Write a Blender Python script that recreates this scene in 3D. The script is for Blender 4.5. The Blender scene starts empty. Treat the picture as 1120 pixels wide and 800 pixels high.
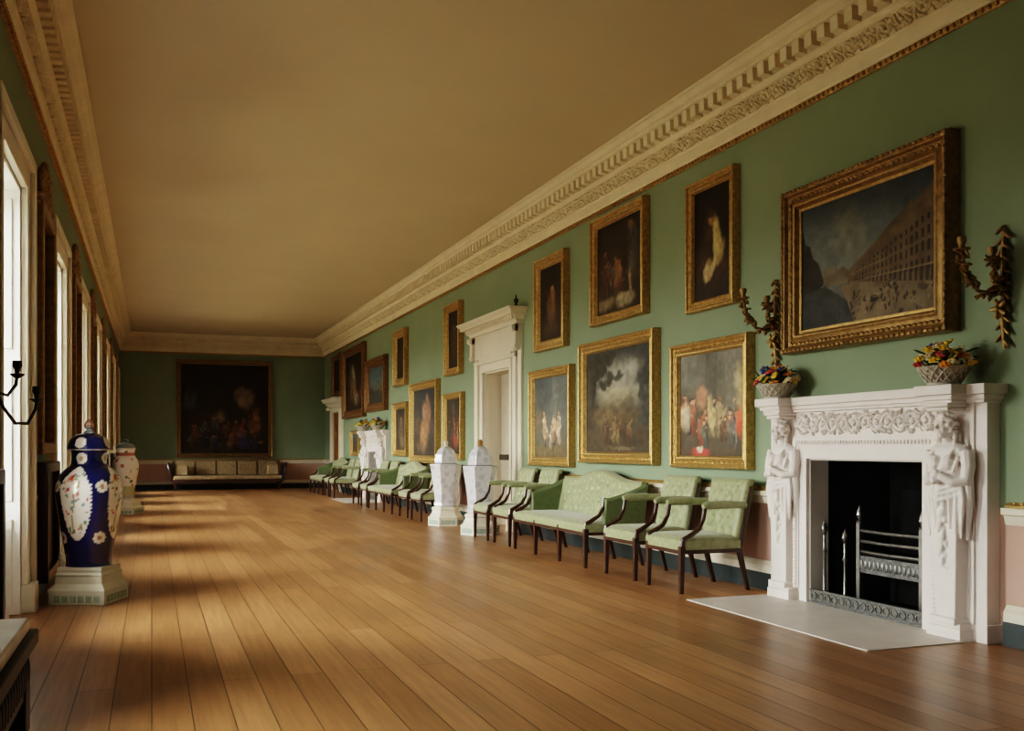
import bpy, math, random
import numpy as np
from mathutils import Vector, Matrix
R = math.radians
sc = bpy.context.scene
COL = sc.collection
XL, XR, YN, YE, ZC = -0.85, 4.69, -5.0, 28.6, 4.27

# ------------------------------------------------------------------ materials
def nt(name):
    m = bpy.data.materials.new(name); m.use_nodes = True
    n = m.node_tree.nodes; b = n['Principled BSDF']
    return m, n, m.node_tree.links, b

def noise(n, l, scale, detail=4, rough=0.55, stretch=None):
    tc = n.new('ShaderNodeTexCoord'); t = n.new('ShaderNodeTexNoise')
    t.inputs['Scale'].default_value = scale; t.inputs['Detail'].default_value = detail
    t.inputs['Roughness'].default_value = rough
    if stretch:
        mp = n.new('ShaderNodeMapping'); mp.inputs['Scale'].default_value = stretch
        l.new(tc.outputs['Object'], mp.inputs['Vector']); l.new(mp.outputs['Vector'], t.inputs['Vector'])
    else:
        l.new(tc.outputs['Object'], t.inputs['Vector'])
    return t

def ramp(n, l, src, stops):
    r = n.new('ShaderNodeValToRGB')
    e = r.color_ramp.elements
    while len(e) < len(stops): e.new(0.5)
    for k, (p, c) in enumerate(stops):
        e[k].position = p; e[k].color = (*c, 1)
    l.new(src, r.inputs['Fac']); return r

def bump(n, l, b, src, strength=0.3, dist=0.01):
    u = n.new('ShaderNodeBump'); u.inputs['Strength'].default_value = strength
    u.inputs['Distance'].default_value = dist
    l.new(src, u.inputs['Height']); l.new(u.outputs['Normal'], b.inputs['Normal'])

def mat(name, c, rough=0.6, metal=0.0, var=0.12, scale=6.0, bmp=0.0, bscale=None, spec=0.5, coat=0.0, sheen=0.0, stretch=None):
    m, n, l, b = nt(name)
    t = noise(n, l, scale, stretch=stretch)
    r = ramp(n, l, t.outputs['Fac'], [(0.3, [x*(1-var) for x in c]), (0.7, [min(1, x*(1+var)) for x in c])])
    l.new(r.outputs['Color'], b.inputs['Base Color'])
    b.inputs['Roughness'].default_value = rough; b.inputs['Metallic'].default_value = metal
    b.inputs['Specular IOR Level'].default_value = spec
    b.inputs['Coat Weight'].default_value = coat
    if sheen:
        b.inputs['Sheen Weight'].default_value = sheen
    if bmp:
        t2 = noise(n, l, bscale or scale*4)
        bump(n, l, b, t2.outputs['Fac'], bmp, 0.01)
    return m

def vcol_mat(name, rough=0.5, coat=0.0, spec=0.4, nz=0.25, nscale=60):
    m, n, l, b = nt(name)
    a = n.new('ShaderNodeAttribute'); a.attribute_name = 'Col'
    t = noise(n, l, nscale)
    r = ramp(n, l, t.outputs['Fac'], [(0.3, (1-nz,)*3), (0.7, (1+nz*0.3,)*3)])
    mx = n.new('ShaderNodeMix'); mx.data_type = 'RGBA'; mx.blend_type = 'MULTIPLY'
    mx.inputs['Factor'].default_value = 1
    l.new(a.outputs['Color'], mx.inputs['A']); l.new(r.outputs['Color'], mx.inputs['B'])
    l.new(mx.outputs['Result'], b.inputs['Base Color'])
    b.inputs['Roughness'].default_value = rough; b.inputs['Coat Weight'].default_value = coat
    b.inputs['Specular IOR Level'].default_value = spec
    return m

def wall_mat():
    m, n, l, b = nt('wall_paper_green_over_pink_dado')
    tc = n.new('ShaderNodeTexCoord'); sp = n.new('ShaderNodeSeparateXYZ')
    l.new(tc.outputs['Object'], sp.inputs['Vector'])
    gt = n.new('ShaderNodeMath'); gt.operation = 'GREATER_THAN'; gt.inputs[1].default_value = 0.77
    l.new(sp.outputs['Z'], gt.inputs[0])
    t = noise(n, l, 1.2, 6, 0.6)
    g = ramp(n, l, t.outputs['Fac'], [(0.3, WALL_A), (0.7, WALL_B)])
    p = ramp(n, l, t.outputs['Fac'], [(0.3, (0.50, 0.33, 0.27)), (0.7, (0.56, 0.38, 0.31))])
    mx = n.new('ShaderNodeMix'); mx.data_type = 'RGBA'
    l.new(gt.outputs[0], mx.inputs['Factor'])
    l.new(p.outputs['Color'], mx.inputs['A']); l.new(g.outputs['Color'], mx.inputs['B'])
    l.new(mx.outputs['Result'], b.inputs['Base Color'])
    b.inputs['Roughness'].default_value = 0.75; b.inputs['Specular IOR Level'].default_value = 0.25
    t2 = noise(n, l, 90); bump(n, l, b, t2.outputs['Fac'], 0.06, 0.005)
    return m

def floor_mat():
    m, n, l, b = nt('oak_floor_boards')
    tc = n.new('ShaderNodeTexCoord'); sp = n.new('ShaderNodeSeparateXYZ'); cb = n.new('ShaderNodeCombineXYZ')
    l.new(tc.outputs['Object'], sp.inputs['Vector'])
    l.new(sp.outputs['Y'], cb.inputs['X']); l.new(sp.outputs['X'], cb.inputs['Y'])
    br = n.new('ShaderNodeTexBrick')
    br.offset = 0.37; br.offset_frequency = 2; br.squash = 1.0
    br.inputs['Scale'].default_value = 1.0
    br.inputs['Brick Width'].default_value = 3.1; br.inputs['Row Height'].default_value = 0.165
    br.inputs['Mortar Size'].default_value = 0.0035; br.inputs['Mortar Smooth'].default_value = 0.2
    br.inputs['Color1'].default_value = (0, 0, 0, 1); br.inputs['Color2'].default_value = (1, 1, 1, 1)
    br.inputs['Mortar'].default_value = (0.5, 0.5, 0.5, 1)
    l.new(cb.outputs['Vector'], br.inputs['Vector'])
    c1 = ramp(n, l, br.outputs['Color'], [(0.0, FLOOR_A), (0.5, FLOOR_B), (1.0, FLOOR_C)])
    g = noise(n, l, 1.0, 8, 0.65, stretch=(34, 1.3, 1))
    gr = ramp(n, l, g.outputs['Fac'], [(0.3, (0.74, 0.70, 0.66)), (0.62, (1.1, 1.08, 1.05))])
    w = noise(n, l, 0.7, 5, 0.6)
    wr = ramp(n, l, w.outputs['Fac'], [(0.3, (0.74, 0.73, 0.72)), (0.65, (1.14, 1.12, 1.1))])
    def mul(a, c):
        mx = n.new('ShaderNodeMix'); mx.data_type = 'RGBA'; mx.blend_type = 'MULTIPLY'
        mx.inputs['Factor'].default_value = 1; l.new(a, mx.inputs['A']); l.new(c, mx.inputs['B'])
        return mx.outputs['Result']
    col = mul(mul(c1.outputs['Color'], gr.outputs['Color']), wr.outputs['Color'])
    mx = n.new('ShaderNodeMix'); mx.data_type = 'RGBA'
    l.new(br.outputs['Fac'], mx.inputs['Factor']); l.new(col, mx.inputs['A'])
    mx.inputs['B'].default_value = (0.05, 0.022, 0.008, 1)
    l.new(mx.outputs['Result'], b.inputs['Base Color'])
    rr = ramp(n, l, w.outputs['Fac'], [(0.3, (0.30,)*3), (0.7, (0.42,)*3)])
    l.new(rr.outputs['Color'], b.inputs['Roughness'])
    b.inputs['Specular IOR Level'].default_value = 0.4
    bump(n, l, b, g.outputs['Fac'], 0.06, 0.004)
    return m

WALL_A, WALL_B = (0.232, 0.292, 0.196), (0.256, 0.32, 0.217)
FLOOR_A, FLOOR_B, FLOOR_C = (0.26, 0.132, 0.056), (0.315, 0.164, 0.073), (0.38, 0.205, 0.096)
M = {}
M['wall'] = wall_mat(); M['floor'] = floor_mat()
M['ceil'] = mat('ceiling_distemper', (0.60, 0.51, 0.355), 0.9, var=0.03, scale=0.8, spec=0.1)
M['plaster'] = mat('cream_cornice_plaster', (0.74, 0.65, 0.47), 0.75, var=0.06, scale=4, spec=0.2)
M['white'] = mat('ivory_painted_wood', (0.72, 0.66, 0.54), 0.5, var=0.04, scale=3, spec=0.35)
M['shutter'] = mat('bright_white_shutter_paint', (0.86, 0.84, 0.79), 0.55, var=0.03, scale=3, spec=0.3)
M['marble'] = mat('white_statuary_marble', (0.80, 0.735, 0.695), 0.4, var=0.05, scale=5, spec=0.4)
M['hearth'] = mat('pale_hearth_stone', (0.58, 0.53, 0.48), 0.45, var=0.08, scale=5)
M['gold'] = mat('gilt_wood', (0.46, 0.30, 0.115), 0.4, metal=0.6, var=0.3, scale=30, bmp=0.25, bscale=90)
M['gold_dark'] = mat('aged_dark_gilt', (0.30, 0.185, 0.07), 0.42, metal=0.55, var=0.35, scale=24, bmp=0.35, bscale=110)
M['gold_red'] = mat('reddish_worn_gilt', (0.22, 0.115, 0.042), 0.45, metal=0.45, var=0.3, scale=24, bmp=0.3, bscale=110)
M['base_dark'] = mat('blue_black_skirting_paint', (0.022, 0.034, 0.036), 0.45, var=0.1)
M['mahog'] = mat('dark_mahogany', (0.050, 0.020, 0.012), 0.32, var=0.3, scale=14, stretch=(1, 1, 0.2), coat=0.2)
M['mahog_red'] = mat('red_brown_wood', (0.20, 0.075, 0.025), 0.35, var=0.3, scale=10, stretch=(3, 1, 1))
M['fabric'] = mat('sage_green_silk', (0.275, 0.292, 0.152), 0.5, var=0.22, scale=26, bmp=0.12, bscale=160, sheen=0.25)
M['fabric_shaded'] = mat('green_silk_painted_shade', (0.13, 0.165, 0.075), 0.65, var=0.15, scale=26, bmp=0.1, bscale=160)  # darker copy of the green silk, shade painted into the colour
M['cream'] = mat('cream_floral_tapestry', (0.36, 0.26, 0.15), 0.8, var=0.28, scale=16, bmp=0.1)
M['iron'] = mat('black_iron_soot', (0.008, 0.0075, 0.007), 0.85, var=0.4, scale=8, spec=0.1)
M['steel'] = mat('polished_steel', (0.27, 0.26, 0.245), 0.35, metal=0.9, var=0.2, scale=20)
M['steel_dull'] = mat('pierced_grey_steel', (0.16, 0.16, 0.155), 0.4, metal=0.7, var=0.4, scale=40)
M['bronze'] = mat('dark_bronze', (0.06, 0.045, 0.03), 0.4, metal=0.7, var=0.3)
M['plinth'] = mat('grey_green_painted_plinth', (0.62, 0.60, 0.50), 0.5, var=0.06)
M['plinth_panel'] = mat('pale_green_fret_panel', (0.36, 0.42, 0.34), 0.55, var=0.2, scale=40)
M['ebony'] = mat('ebonised_carved_wood', (0.016, 0.011, 0.008), 0.5, var=0.3, scale=14)
M['wax'] = mat('ivory_candle_wax', (0.8, 0.72, 0.55), 0.5, var=0.03)
M['table_marble'] = mat('pale_veined_table_marble', (0.80, 0.77, 0.72), 0.3, var=0.14, scale=9)
M['leaf'] = mat('green_leaves', (0.05, 0.10, 0.03), 0.6, var=0.4, scale=30)
M['basketw'] = mat('white_pierced_porcelain', (0.50, 0.45, 0.38), 0.45, var=0.15, scale=40, bmp=0.5, bscale=70)
M['canvas'] = vcol_mat('oil_paint', 0.5, 0.0, 0.25, 0.14, 30)
M['glaze'] = vcol_mat('painted_porcelain_glaze', 0.18, 0.4, 0.5, 0.06, 30)
M['doorpaint'] = mat('stone_coloured_door_paint', (0.42, 0.36, 0.27), 0.5, var=0.05)
M['door_brown'] = mat('golden_brown_door_wood', (0.34, 0.19, 0.065), 0.45, var=0.35, scale=7, stretch=(3, 3, .4))
FL = {}
for nm, c in dict(yellow=(0.78, 0.50, 0.03), orange=(0.75, 0.28, 0.03), red=(0.50, 0.05, 0.06), blue=(0.05, 0.06, 0.22),
                  cream=(0.7, 0.58, 0.36), pink=(0.62, 0.26, 0.24)).items():
    FL[nm] = mat('%s_petals' % nm, c, 0.6, var=0.2, scale=40)

def mirror_mat():
    m, n, l, b = nt('old_silvered_mirror')
    t = noise(n, l, 5)
    r = ramp(n, l, t.outputs['Fac'], [(0.3, (0.30, 0.29, 0.25)), (0.7, (0.42, 0.41, 0.36))])
    l.new(r.outputs['Color'], b.inputs['Base Color'])
    b.inputs['Metallic'].default_value = 1; b.inputs['Roughness'].default_value = 0.08
    return m
M['mirror'] = mirror_mat()

def glass_mat():
    m, n, l, b = nt('window_pane_glass')
    out = n['Material Output']
    tr = n.new('ShaderNodeBsdfTransparent'); gl = n.new('ShaderNodeBsdfGlossy')
    t = noise(n, l, 3)
    r = ramp(n, l, t.outputs['Fac'], [(0.3, (0.93, 0.95, 0.93)), (0.7, (0.97, 0.98, 0.97))])
    l.new(r.outputs['Color'], tr.inputs['Color'])
    gl.inputs['Roughness'].default_value = 0.02
    fr = n.new('ShaderNodeFresnel'); fr.inputs['IOR'].default_value = 1.3
    mx = n.new('ShaderNodeMixShader')
    l.new(fr.outputs[0], mx.inputs[0]); l.new(tr.outputs[0], mx.inputs[1]); l.new(gl.outputs[0], mx.inputs[2])
    l.new(mx.outputs[0], out.inputs['Surface'])
    return m
M['glass'] = glass_mat()

# ------------------------------------------------------------------ mesh builder
class MB:
    def __init__(s): s.v = []; s.f = []; s.c = []
    def add(s, vs, fs, col=None):
        o = len(s.v); s.v += [tuple(p) for p in vs]; s.f += [tuple(i+o for i in f) for f in fs]
        if col is not None: s.c += [col]*len(vs) if not isinstance(col, list) else col
        return s
    def box(s, x0, x1, y0, y1, z0, z1):
        return s.hexa([(x0,y0,z0),(x1,y0,z0),(x1,y1,z0),(x0,y1,z0),(x0,y0,z1),(x1,y0,z1),(x1,y1,z1),(x0,y1,z1)])
    def hexa(s, p):
        return s.add(p, [(0,3,2,1),(4,5,6,7),(0,1,5,4),(1,2,6,5),(2,3,7,6),(3,0,4,7)])
    def taper(s, c0, h0, c1, h1):
        (x,y,z),(a,b) = c0,h0; (X,Y,Z),(A,B) = c1,h1
        return s.hexa([(x-a,y-b,z),(x+a,y-b,z),(x+a,y+b,z),(x-a,y+b,z),(X-A,Y-B,Z),(X+A,Y-B,Z),(X+A,Y+B,Z),(X-A,Y+B,Z)])
    def prism(s, poly, fn, a, b):
        n = len(poly)
        vs = [fn(p, q, a) for p, q in poly] + [fn(p, q, b) for p, q in poly]
        return s.add(vs, [tuple(range(n-1,-1,-1)), tuple(range(n,2*n))] + [(i,(i+1)%n,n+(i+1)%n,n+i) for i in range(n)])
    def tube(s, pts, rad, n=8, flat=1.0):
        P = [Vector(p) for p in pts]; k = len(P)
        if not hasattr(rad, '__len__'): rad = [rad]*k
        T = [(P[min(i+1,k-1)]-P[max(i-1,0)]).normalized() for i in range(k)]
        up = Vector((0,0,1)) if abs(T[0].z) < 0.9 else Vector((1,0,0))
        N = (up - T[0]*up.dot(T[0])).normalized(); vs = []
        for i in range(k):
            N = (N - T[i]*N.dot(T[i])).normalized(); B = T[i].cross(N)
            for j in range(n):
                a = 2*math.pi*j/n
                vs.append(P[i] + (N*math.cos(a) + B*math.sin(a)*flat)*rad[i])
        fs = [(i*n+j, i*n+(j+1)%n, (i+1)*n+(j+1)%n, (i+1)*n+j) for i in range(k-1) for j in range(n)]
        fs += [tuple(range(n-1,-1,-1)), tuple(range((k-1)*n, k*n))]
        return s.add(vs, fs)
    def lathe(s, prof, n=24, c=(0,0,0), rot=0.0, axis=None):
        vs = [(c[0]+r*math.cos(rot+2*math.pi*j/n), c[1]+r*math.sin(rot+2*math.pi*j/n), c[2]+z) for r, z in prof for j in range(n)]
        k = len(prof)
        fs = [(i*n+j, i*n+(j+1)%n, (i+1)*n+(j+1)%n, (i+1)*n+j) for i in range(k-1) for j in range(n)]
        fs += [tuple(range(n-1,-1,-1)), tuple(range((k-1)*n, k*n))]
        return s.add(vs, fs)
    def ell(s, c, r, n=8, m=5, rot=None):
        if not hasattr(r, '__len__'): r = (r,r,r)
        c = Vector(c); vs = []
        def P(x,y,z):
            p = Vector((x*r[0], y*r[1], z*r[2]))
            if rot is not None: p = rot @ p
            return c + p
        vs.append(P(0,0,-1))
        for i in range(1, m):
            a = math.pi*i/m - math.pi/2
            for j in range(n):
                b = 2*math.pi*j/n
                vs.append(P(math.cos(a)*math.cos(b), math.cos(a)*math.sin(b), math.sin(a)))
        vs.append(P(0,0,1)); L = len(vs)-1
        fs = [(0, 1+(j+1)%n, 1+j) for j in range(n)]
        for i in range(m-2):
            for j in range(n):
                fs.append((1+i*n+j, 1+i*n+(j+1)%n, 1+(i+1)*n+(j+1)%n, 1+(i+1)*n+j))
        b0 = 1+(m-2)*n
        fs += [(b0+j, b0+(j+1)%n, L) for j in range(n)]
        return s.add(vs, fs)
    def build(s, name, m, parent=None, smooth=False, bevel=0, seg=2, label=None, kind=None, remesh=0, loc=None):
        me = bpy.data.meshes.new(name); me.from_pydata(s.v, [], s.f); me.update()
        ms = m if isinstance(m, (list, tuple)) else [m]
        for x in ms: me.materials.append(M[x] if isinstance(x, str) else x)
        if s.c:
            at = me.color_attributes.new('Col', 'FLOAT_COLOR', 'POINT')
            at.data.foreach_set('color', np.array([(*c[:3], 1.0) for c in s.c], dtype=np.float32).ravel())
        if smooth:
            me.shade_smooth()
            if smooth is not True: me.set_sharp_from_angle(angle=smooth)
        o = bpy.data.objects.new(name, me); COL.objects.link(o)
        if parent: o.parent = parent
        if loc: o.location = loc
        if remesh:
            r = o.modifiers.new('remesh', 'REMESH'); r.mode = 'VOXEL'; r.voxel_size = remesh; r.use_smooth_shade = True
            q = o.modifiers.new('smooth', 'SMOOTH'); q.iterations = 1; q.factor = 0.4
        if bevel:
            b = o.modifiers.new('bevel', 'BEVEL'); b.width = bevel; b.segments = seg; b.limit_method = 'ANGLE'; b.angle_limit = R(40)
        if label: o['label'] = label
        if kind: o['kind'] = kind
        return o

def tag(o, label=None, cat=None, group=None, kind=None):
    if label: o['label'] = label
    if cat: o['category'] = cat
    if group: o['group'] = group
    if kind: o['kind'] = kind
    return o
def empty(name, loc=(0,0,0), rz=0, **k):
    o = bpy.data.objects.new(name, None); COL.objects.link(o); o.location = loc; o.rotation_euler = (0,0,rz)
    o.empty_display_size = 0.1
    return tag(o, **k)
def kids(o): return [c for c in bpy.data.objects if c.parent == o]
def copy_tree(o, parent=None):
    c = o.copy(); COL.objects.link(c); c.parent = parent
    for ch in kids(o): copy_tree(ch, c)
    return c
def S(o): o['kind'] = 'structure'; return o
def ex_y(p, q, t): return (p, t, q)       # profile in x,z extruded along y
def ex_x(p, q, t): return (t, p, q)       # profile in y,z extruded along x

# ------------------------------------------------------------------ room shell
FP = [5.52, 21.3]                       # chimneypieces
FPH = 0.585                             # half width of fire opening
DOORS = [(12.80, 13.98, 2.27), (25.95, 27.0, 2.1)]
WC = [3.6, 6.9, 10.2, 13.5, 16.8, 20.1, 23.4, 26.62]
WH, WT = 0.655, 2.95                    # window opening half width, head height
ROUT = sorted([(c-FPH, c+FPH, 1.07) for c in FP] + DOORS)
LOUT = [(c-WH, c+WH, WT) for c in WC]

def wall_with_holes(name, x0, x1, holes):
    mb = MB(); y = YN
    for a, b, h in holes:
        mb.box(x0, x1, y, a, 0, ZC); mb.box(x0, x1, a, b, h, ZC); y = b
    mb.box(x0, x1, y, YE, 0, ZC)
    return S(mb.build(name, 'wall'))
wall_with_holes('wall_right', XR, XR+0.6, ROUT)
wall_with_holes('wall_left', XL-0.45, XL, LOUT)
S(MB().box(XL-0.45, XR+0.6, YE, YE+0.3, 0, ZC).build('wall_far', 'wall'))
S(MB().box(XL-0.45, XR+0.6, YN-0.3, YN, 0, ZC).build('wall_near', 'wall'))
S(MB().box(XL-0.45, XR+0.6, YN-0.3, YE+0.3, -0.1, 0).build('floor', 'floor'))
S(MB().box(XL-0.45, XR+0.6, YN-0.3, YE+0.3, ZC, ZC+0.1).build('ceiling', 'ceil'))

def at_wall(side):
    return {'right': lambda p, q, t: (XR-p, t, q), 'left': lambda p, q, t: (XL+p, t, q),
            'far': lambda p, q, t: (t, YE-p, q), 'near': lambda p, q, t: (t, YN+p, q)}[side]
SPAN = {'right': (YN, YE), 'left': (YN, YE), 'far': (XL, XR), 'near': (XL, XR)}

def ring(prof, mb):
    k = len(prof); vs = []
    for cx, cy, sx, sy in ((XL,YN,1,1),(XR,YN,-1,1),(XR,YE,-1,-1),(XL,YE,1,-1)):
        vs += [(cx+sx*p, cy+sy*p, z) for p, z in prof]
    fs = [(c*k+i, ((c+1)%4)*k+i, ((c+1)%4)*k+i+1, c*k+i+1) for c in range(4) for i in range(k-1)]
    return mb.add(vs, fs)

# cornice
c = MB()
ring([(0,3.785),(0.035,3.785),(0.045,3.80),(0.045,3.885),(0.06,3.892),(0.06,3.905),(0.05,3.91),(0.075,4.02),(0.10,4.025),
      (0.10,4.035),(0.125,4.05),(0.135,4.06),(0.135,4.165),(0.235,4.17),(0.25,4.18),(0.25,4.205),(0.265,4.21),(0.30,4.245),(0.33,4.255),(0.33,ZC)], c)
for side in SPAN:
    a, b = SPAN[side]; f = at_wall(side); n = int((b-a-0.3)/0.147); t = a+0.2
    for i in range(n):
        y0 = t + i*0.147
        vs = [f(p, q, y) for (p, q) in ((0.13,4.062),(0.215,4.068),(0.22,4.168),(0.13,4.168)) for y in (y0, y0+0.082)]
        c.add(vs, [(0,1,3,2),(2,3,5,4),(4,5,7,6),(0,2,4,6),(1,7,5,3),(6,7,1,0)])
S(c.build('trim_1', 'plaster'))
# gilt fillet under the cornice: rope of small beads
g = MB()
ring([(0,3.745),(0.018,3.748),(0.028,3.765),(0.03,3.787),(0,3.789)], g)
for side in ('right', 'left', 'far'):
    a, b = SPAN[side]; f = at_wall(side)
    a = max(a, 2.0) if side != 'far' else a
    st = 0.055
    for i in range(int((b-a)/st)):
        g.ell(f(0.028, 3.766, a+(i+0.5)*st), (0.02, 0.02, 0.02), 5, 3)
S(g.build('trim_2', 'gold'))
# carved foliage scroll in the cornice frieze
def unit():
    """scroll of acanthus leaves in (s along, t up, d out)"""
    mb = MB(); rg = random.Random(4)
    for k, sg in ((0, 1), (1, -1)):
        cx = 0.085 + 0.17*k; cy = 0.057
        for i in range(11):                               # leaves curling round a rosette
            a = i/11*2*math.pi; r = 0.052 if i % 2 else 0.040
            rot = Matrix.Rotation(a*sg+0.9*sg, 3, 'Z')
            mb.ell((cx+r*math.cos(a)*1.2, cy+sg*r*math.sin(a)*0.95, 0.012), (0.026, 0.011, 0.024), 6, 4, rot)
        mb.ell((cx, cy, 0.018), (0.020, 0.020, 0.022), 7, 5)
        for i in range(5):
            x = cx+0.085+rg.uniform(-.02,.02); y = rg.uniform(0.012,0.102); rot = Matrix.Rotation(rg.uniform(0,3.1), 3, 'Z')
            mb.ell((x, y, 0.010), (0.024, 0.009, 0.022), 6, 4, rot)
    return mb
U = unit(); fr = MB()
for side in ('right', 'left', 'far'):
    a, b = SPAN[side]; a = max(a, 1.0) if side != 'far' else a; f = at_wall(side)
    n = int((b-a)/0.34); st = (b-a)/n
    for i in range(n):
        fr.add([f(0.05+d+0.2*t, 3.908+t, a+i*st+s*st/0.34) for s, t, d in U.v], U.f)
S(fr.build('trim_3', 'plaster', smooth=0.9))

def gaps(side):
    if side == 'right':
        h = [(c-1.13, c+1.13) for c in FP] + [(12.36, 14.48), (25.5, 27.45)]
    elif side == 'left':
        h = [(c-WH-0.225, c+WH+0.225) for c in WC]
    else: h = []
    a, b = SPAN[side]; out = []
    for p, q in sorted(h):
        out.append((a, p)); a = q
    out.append((a, b)); return [(p, q) for p, q in out if q-p > 0.02]
def run(name, poly, m, kind='structure'):
    mb = MB()
    for side in ('right', 'left', 'far', 'near'):
        for a, b in gaps(side): mb.prism(poly, at_wall(side), a, b)
    o = mb.build(name, m); o['kind'] = kind
run('trim_4', [(0,0.70),(0.022,0.70),(0.03,0.72),(0.04,0.755),(0.06,0.765),(0.06,0.80),(0,0.80)], 'white')
gm = MB()
for side in ('right', 'left', 'far'):
    for a, b in gaps(side):
        gm.prism([(0,0.80),(0.03,0.80),(0.032,0.815),(0.012,0.83),(0,0.83)], at_wall(side), a, b)
        if b > 2:
            a = max(a, 1)
            for i in range(int((b-a)/0.05)): gm.ell(at_wall(side)(0.02, 0.828, a+(i+.5)*0.05), 0.010, 5, 3)
S(gm.build('trim_5', 'gold'))
run('trim_6', [(0,0.14),(0.04,0.14),(0.04,0.195),(0.025,0.215),(0.015,0.235),(0,0.235)], 'white')
for side in ('right', 'left', 'far', 'near'):
    mb = MB()
    for a, b in gaps(side): mb.prism([(0,0),(0.045,0),(0.045,0.14),(0,0.14)], at_wall(side), a, b)
    S(mb.build('baseboard_%s' % side, 'base_dark'))

# ------------------------------------------------------------------ windows
def make_window(i, yc):
    w = empty('window_%d' % (i+1), (XL, yc, 0), kind='structure')
    a = MB()
    for sg in (-1, 1):
        y0, y1 = sorted((sg*WH, sg*(WH+0.21)))
        a.box(0, 0.045, y0, y1, 0.2, WT+0.21)
        yo0, yo1 = sorted((sg*(WH+0.14), sg*(WH+0.22)))
        a.box(0.045, 0.08, yo0, yo1, 0.2, WT+0.22)
        yb0, yb1 = sorted((sg*(WH-0.005), sg*(WH+0.225)))
        a.box(0, 0.09, yb0, yb1, 0, 0.2)
    a.box(0, 0.045, -WH, WH, WT, WT+0.21); a.box(0.045, 0.08, -WH-0.14, WH+0.14, WT+0.14, WT+0.22)
    a.build('architrave', 'white', w, bevel=0.006)
    j = MB()
    for sg in (-1, 1):
        y0, y1 = sorted((sg*WH, sg*(WH-0.03)))
        j.box(-0.44, 0.0, y0, y1, 0, WT)
        yy0, yy1 = sorted((sg*(WH-0.03), sg*(WH-0.042)))
        for z0, z1 in ((0.06,0.66),(0.78,1.75),(1.83,2.86)):
            j.box(-0.36, -0.05, yy0, yy1, z0, z1)
    j.box(-0.44, 0.0, -WH, WH, WT-0.03, WT)
    j.build('shutter_lining', 'shutter', w, bevel=0.005)
    b = MB(); b.box(-0.42, -0.32, -WH+0.03, WH-0.03, 0, 0.70); b.box(-0.43, -0.28, -WH+0.03, WH-0.03, 0.70, 0.74)
    b.box(-0.32, -0.31, -WH+0.15, WH-0.15, 0.12, 0.6)
    b.build('window_back_panel', 'white', w, bevel=0.005)
    s = MB(); hw = WH-0.03
    for sg in (-1, 1):
        y0, y1 = sorted((sg*hw, sg*(hw-0.05))); s.box(-0.42, -0.36, y0, y1, 0.74, WT-0.03)
    zs = np.linspace(0.76, WT-0.05, 7)
    for k, z in enumerate(zs):
        t = 0.028 if k in (0, 6) else (0.022 if k == 3 else 0.011); s.box(-0.41, -0.37, -hw+0.05, hw-0.05, z-t, z+t)
    for k in (1, 2, 3):
        y = -hw + 0.05 + (2*hw-0.1)*k/4; s.box(-0.405, -0.375, y-0.011, y+0.011, 0.76, WT-0.05)
    s.build('sash', 'white', w)
    MB().box(-0.392, -0.388, -hw+0.05, hw-0.05, 0.76, WT-0.05).build('glass_pane', 'glass', w)
    L = bpy.data.lights.new('window_portal', 'AREA'); L.shape = 'RECTANGLE'; L.size = WT-0.7; L.size_y = 2*WH
    L.cycles.is_portal = True
    o = bpy.data.objects.new('window_portal', L); COL.objects.link(o)
    o.location = (XL-0.47, yc, (WT+0.74)/2); o.rotation_euler = (0, R(-90), 0)
    o['kind'] = 'helper'
for i, y in enumerate(WC): make_window(i, y)
# added blinds in the first and last windows to dim the gallery ends
for wn, zb in (('window_1', 1.6), ('window_%d' % len(WC), 1.35)):
    MB().box(-0.345, -0.34, -WH+0.04, WH-0.04, zb, WT-0.04).build('added_light_blocker', 'bronze', bpy.data.objects[wn])

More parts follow.
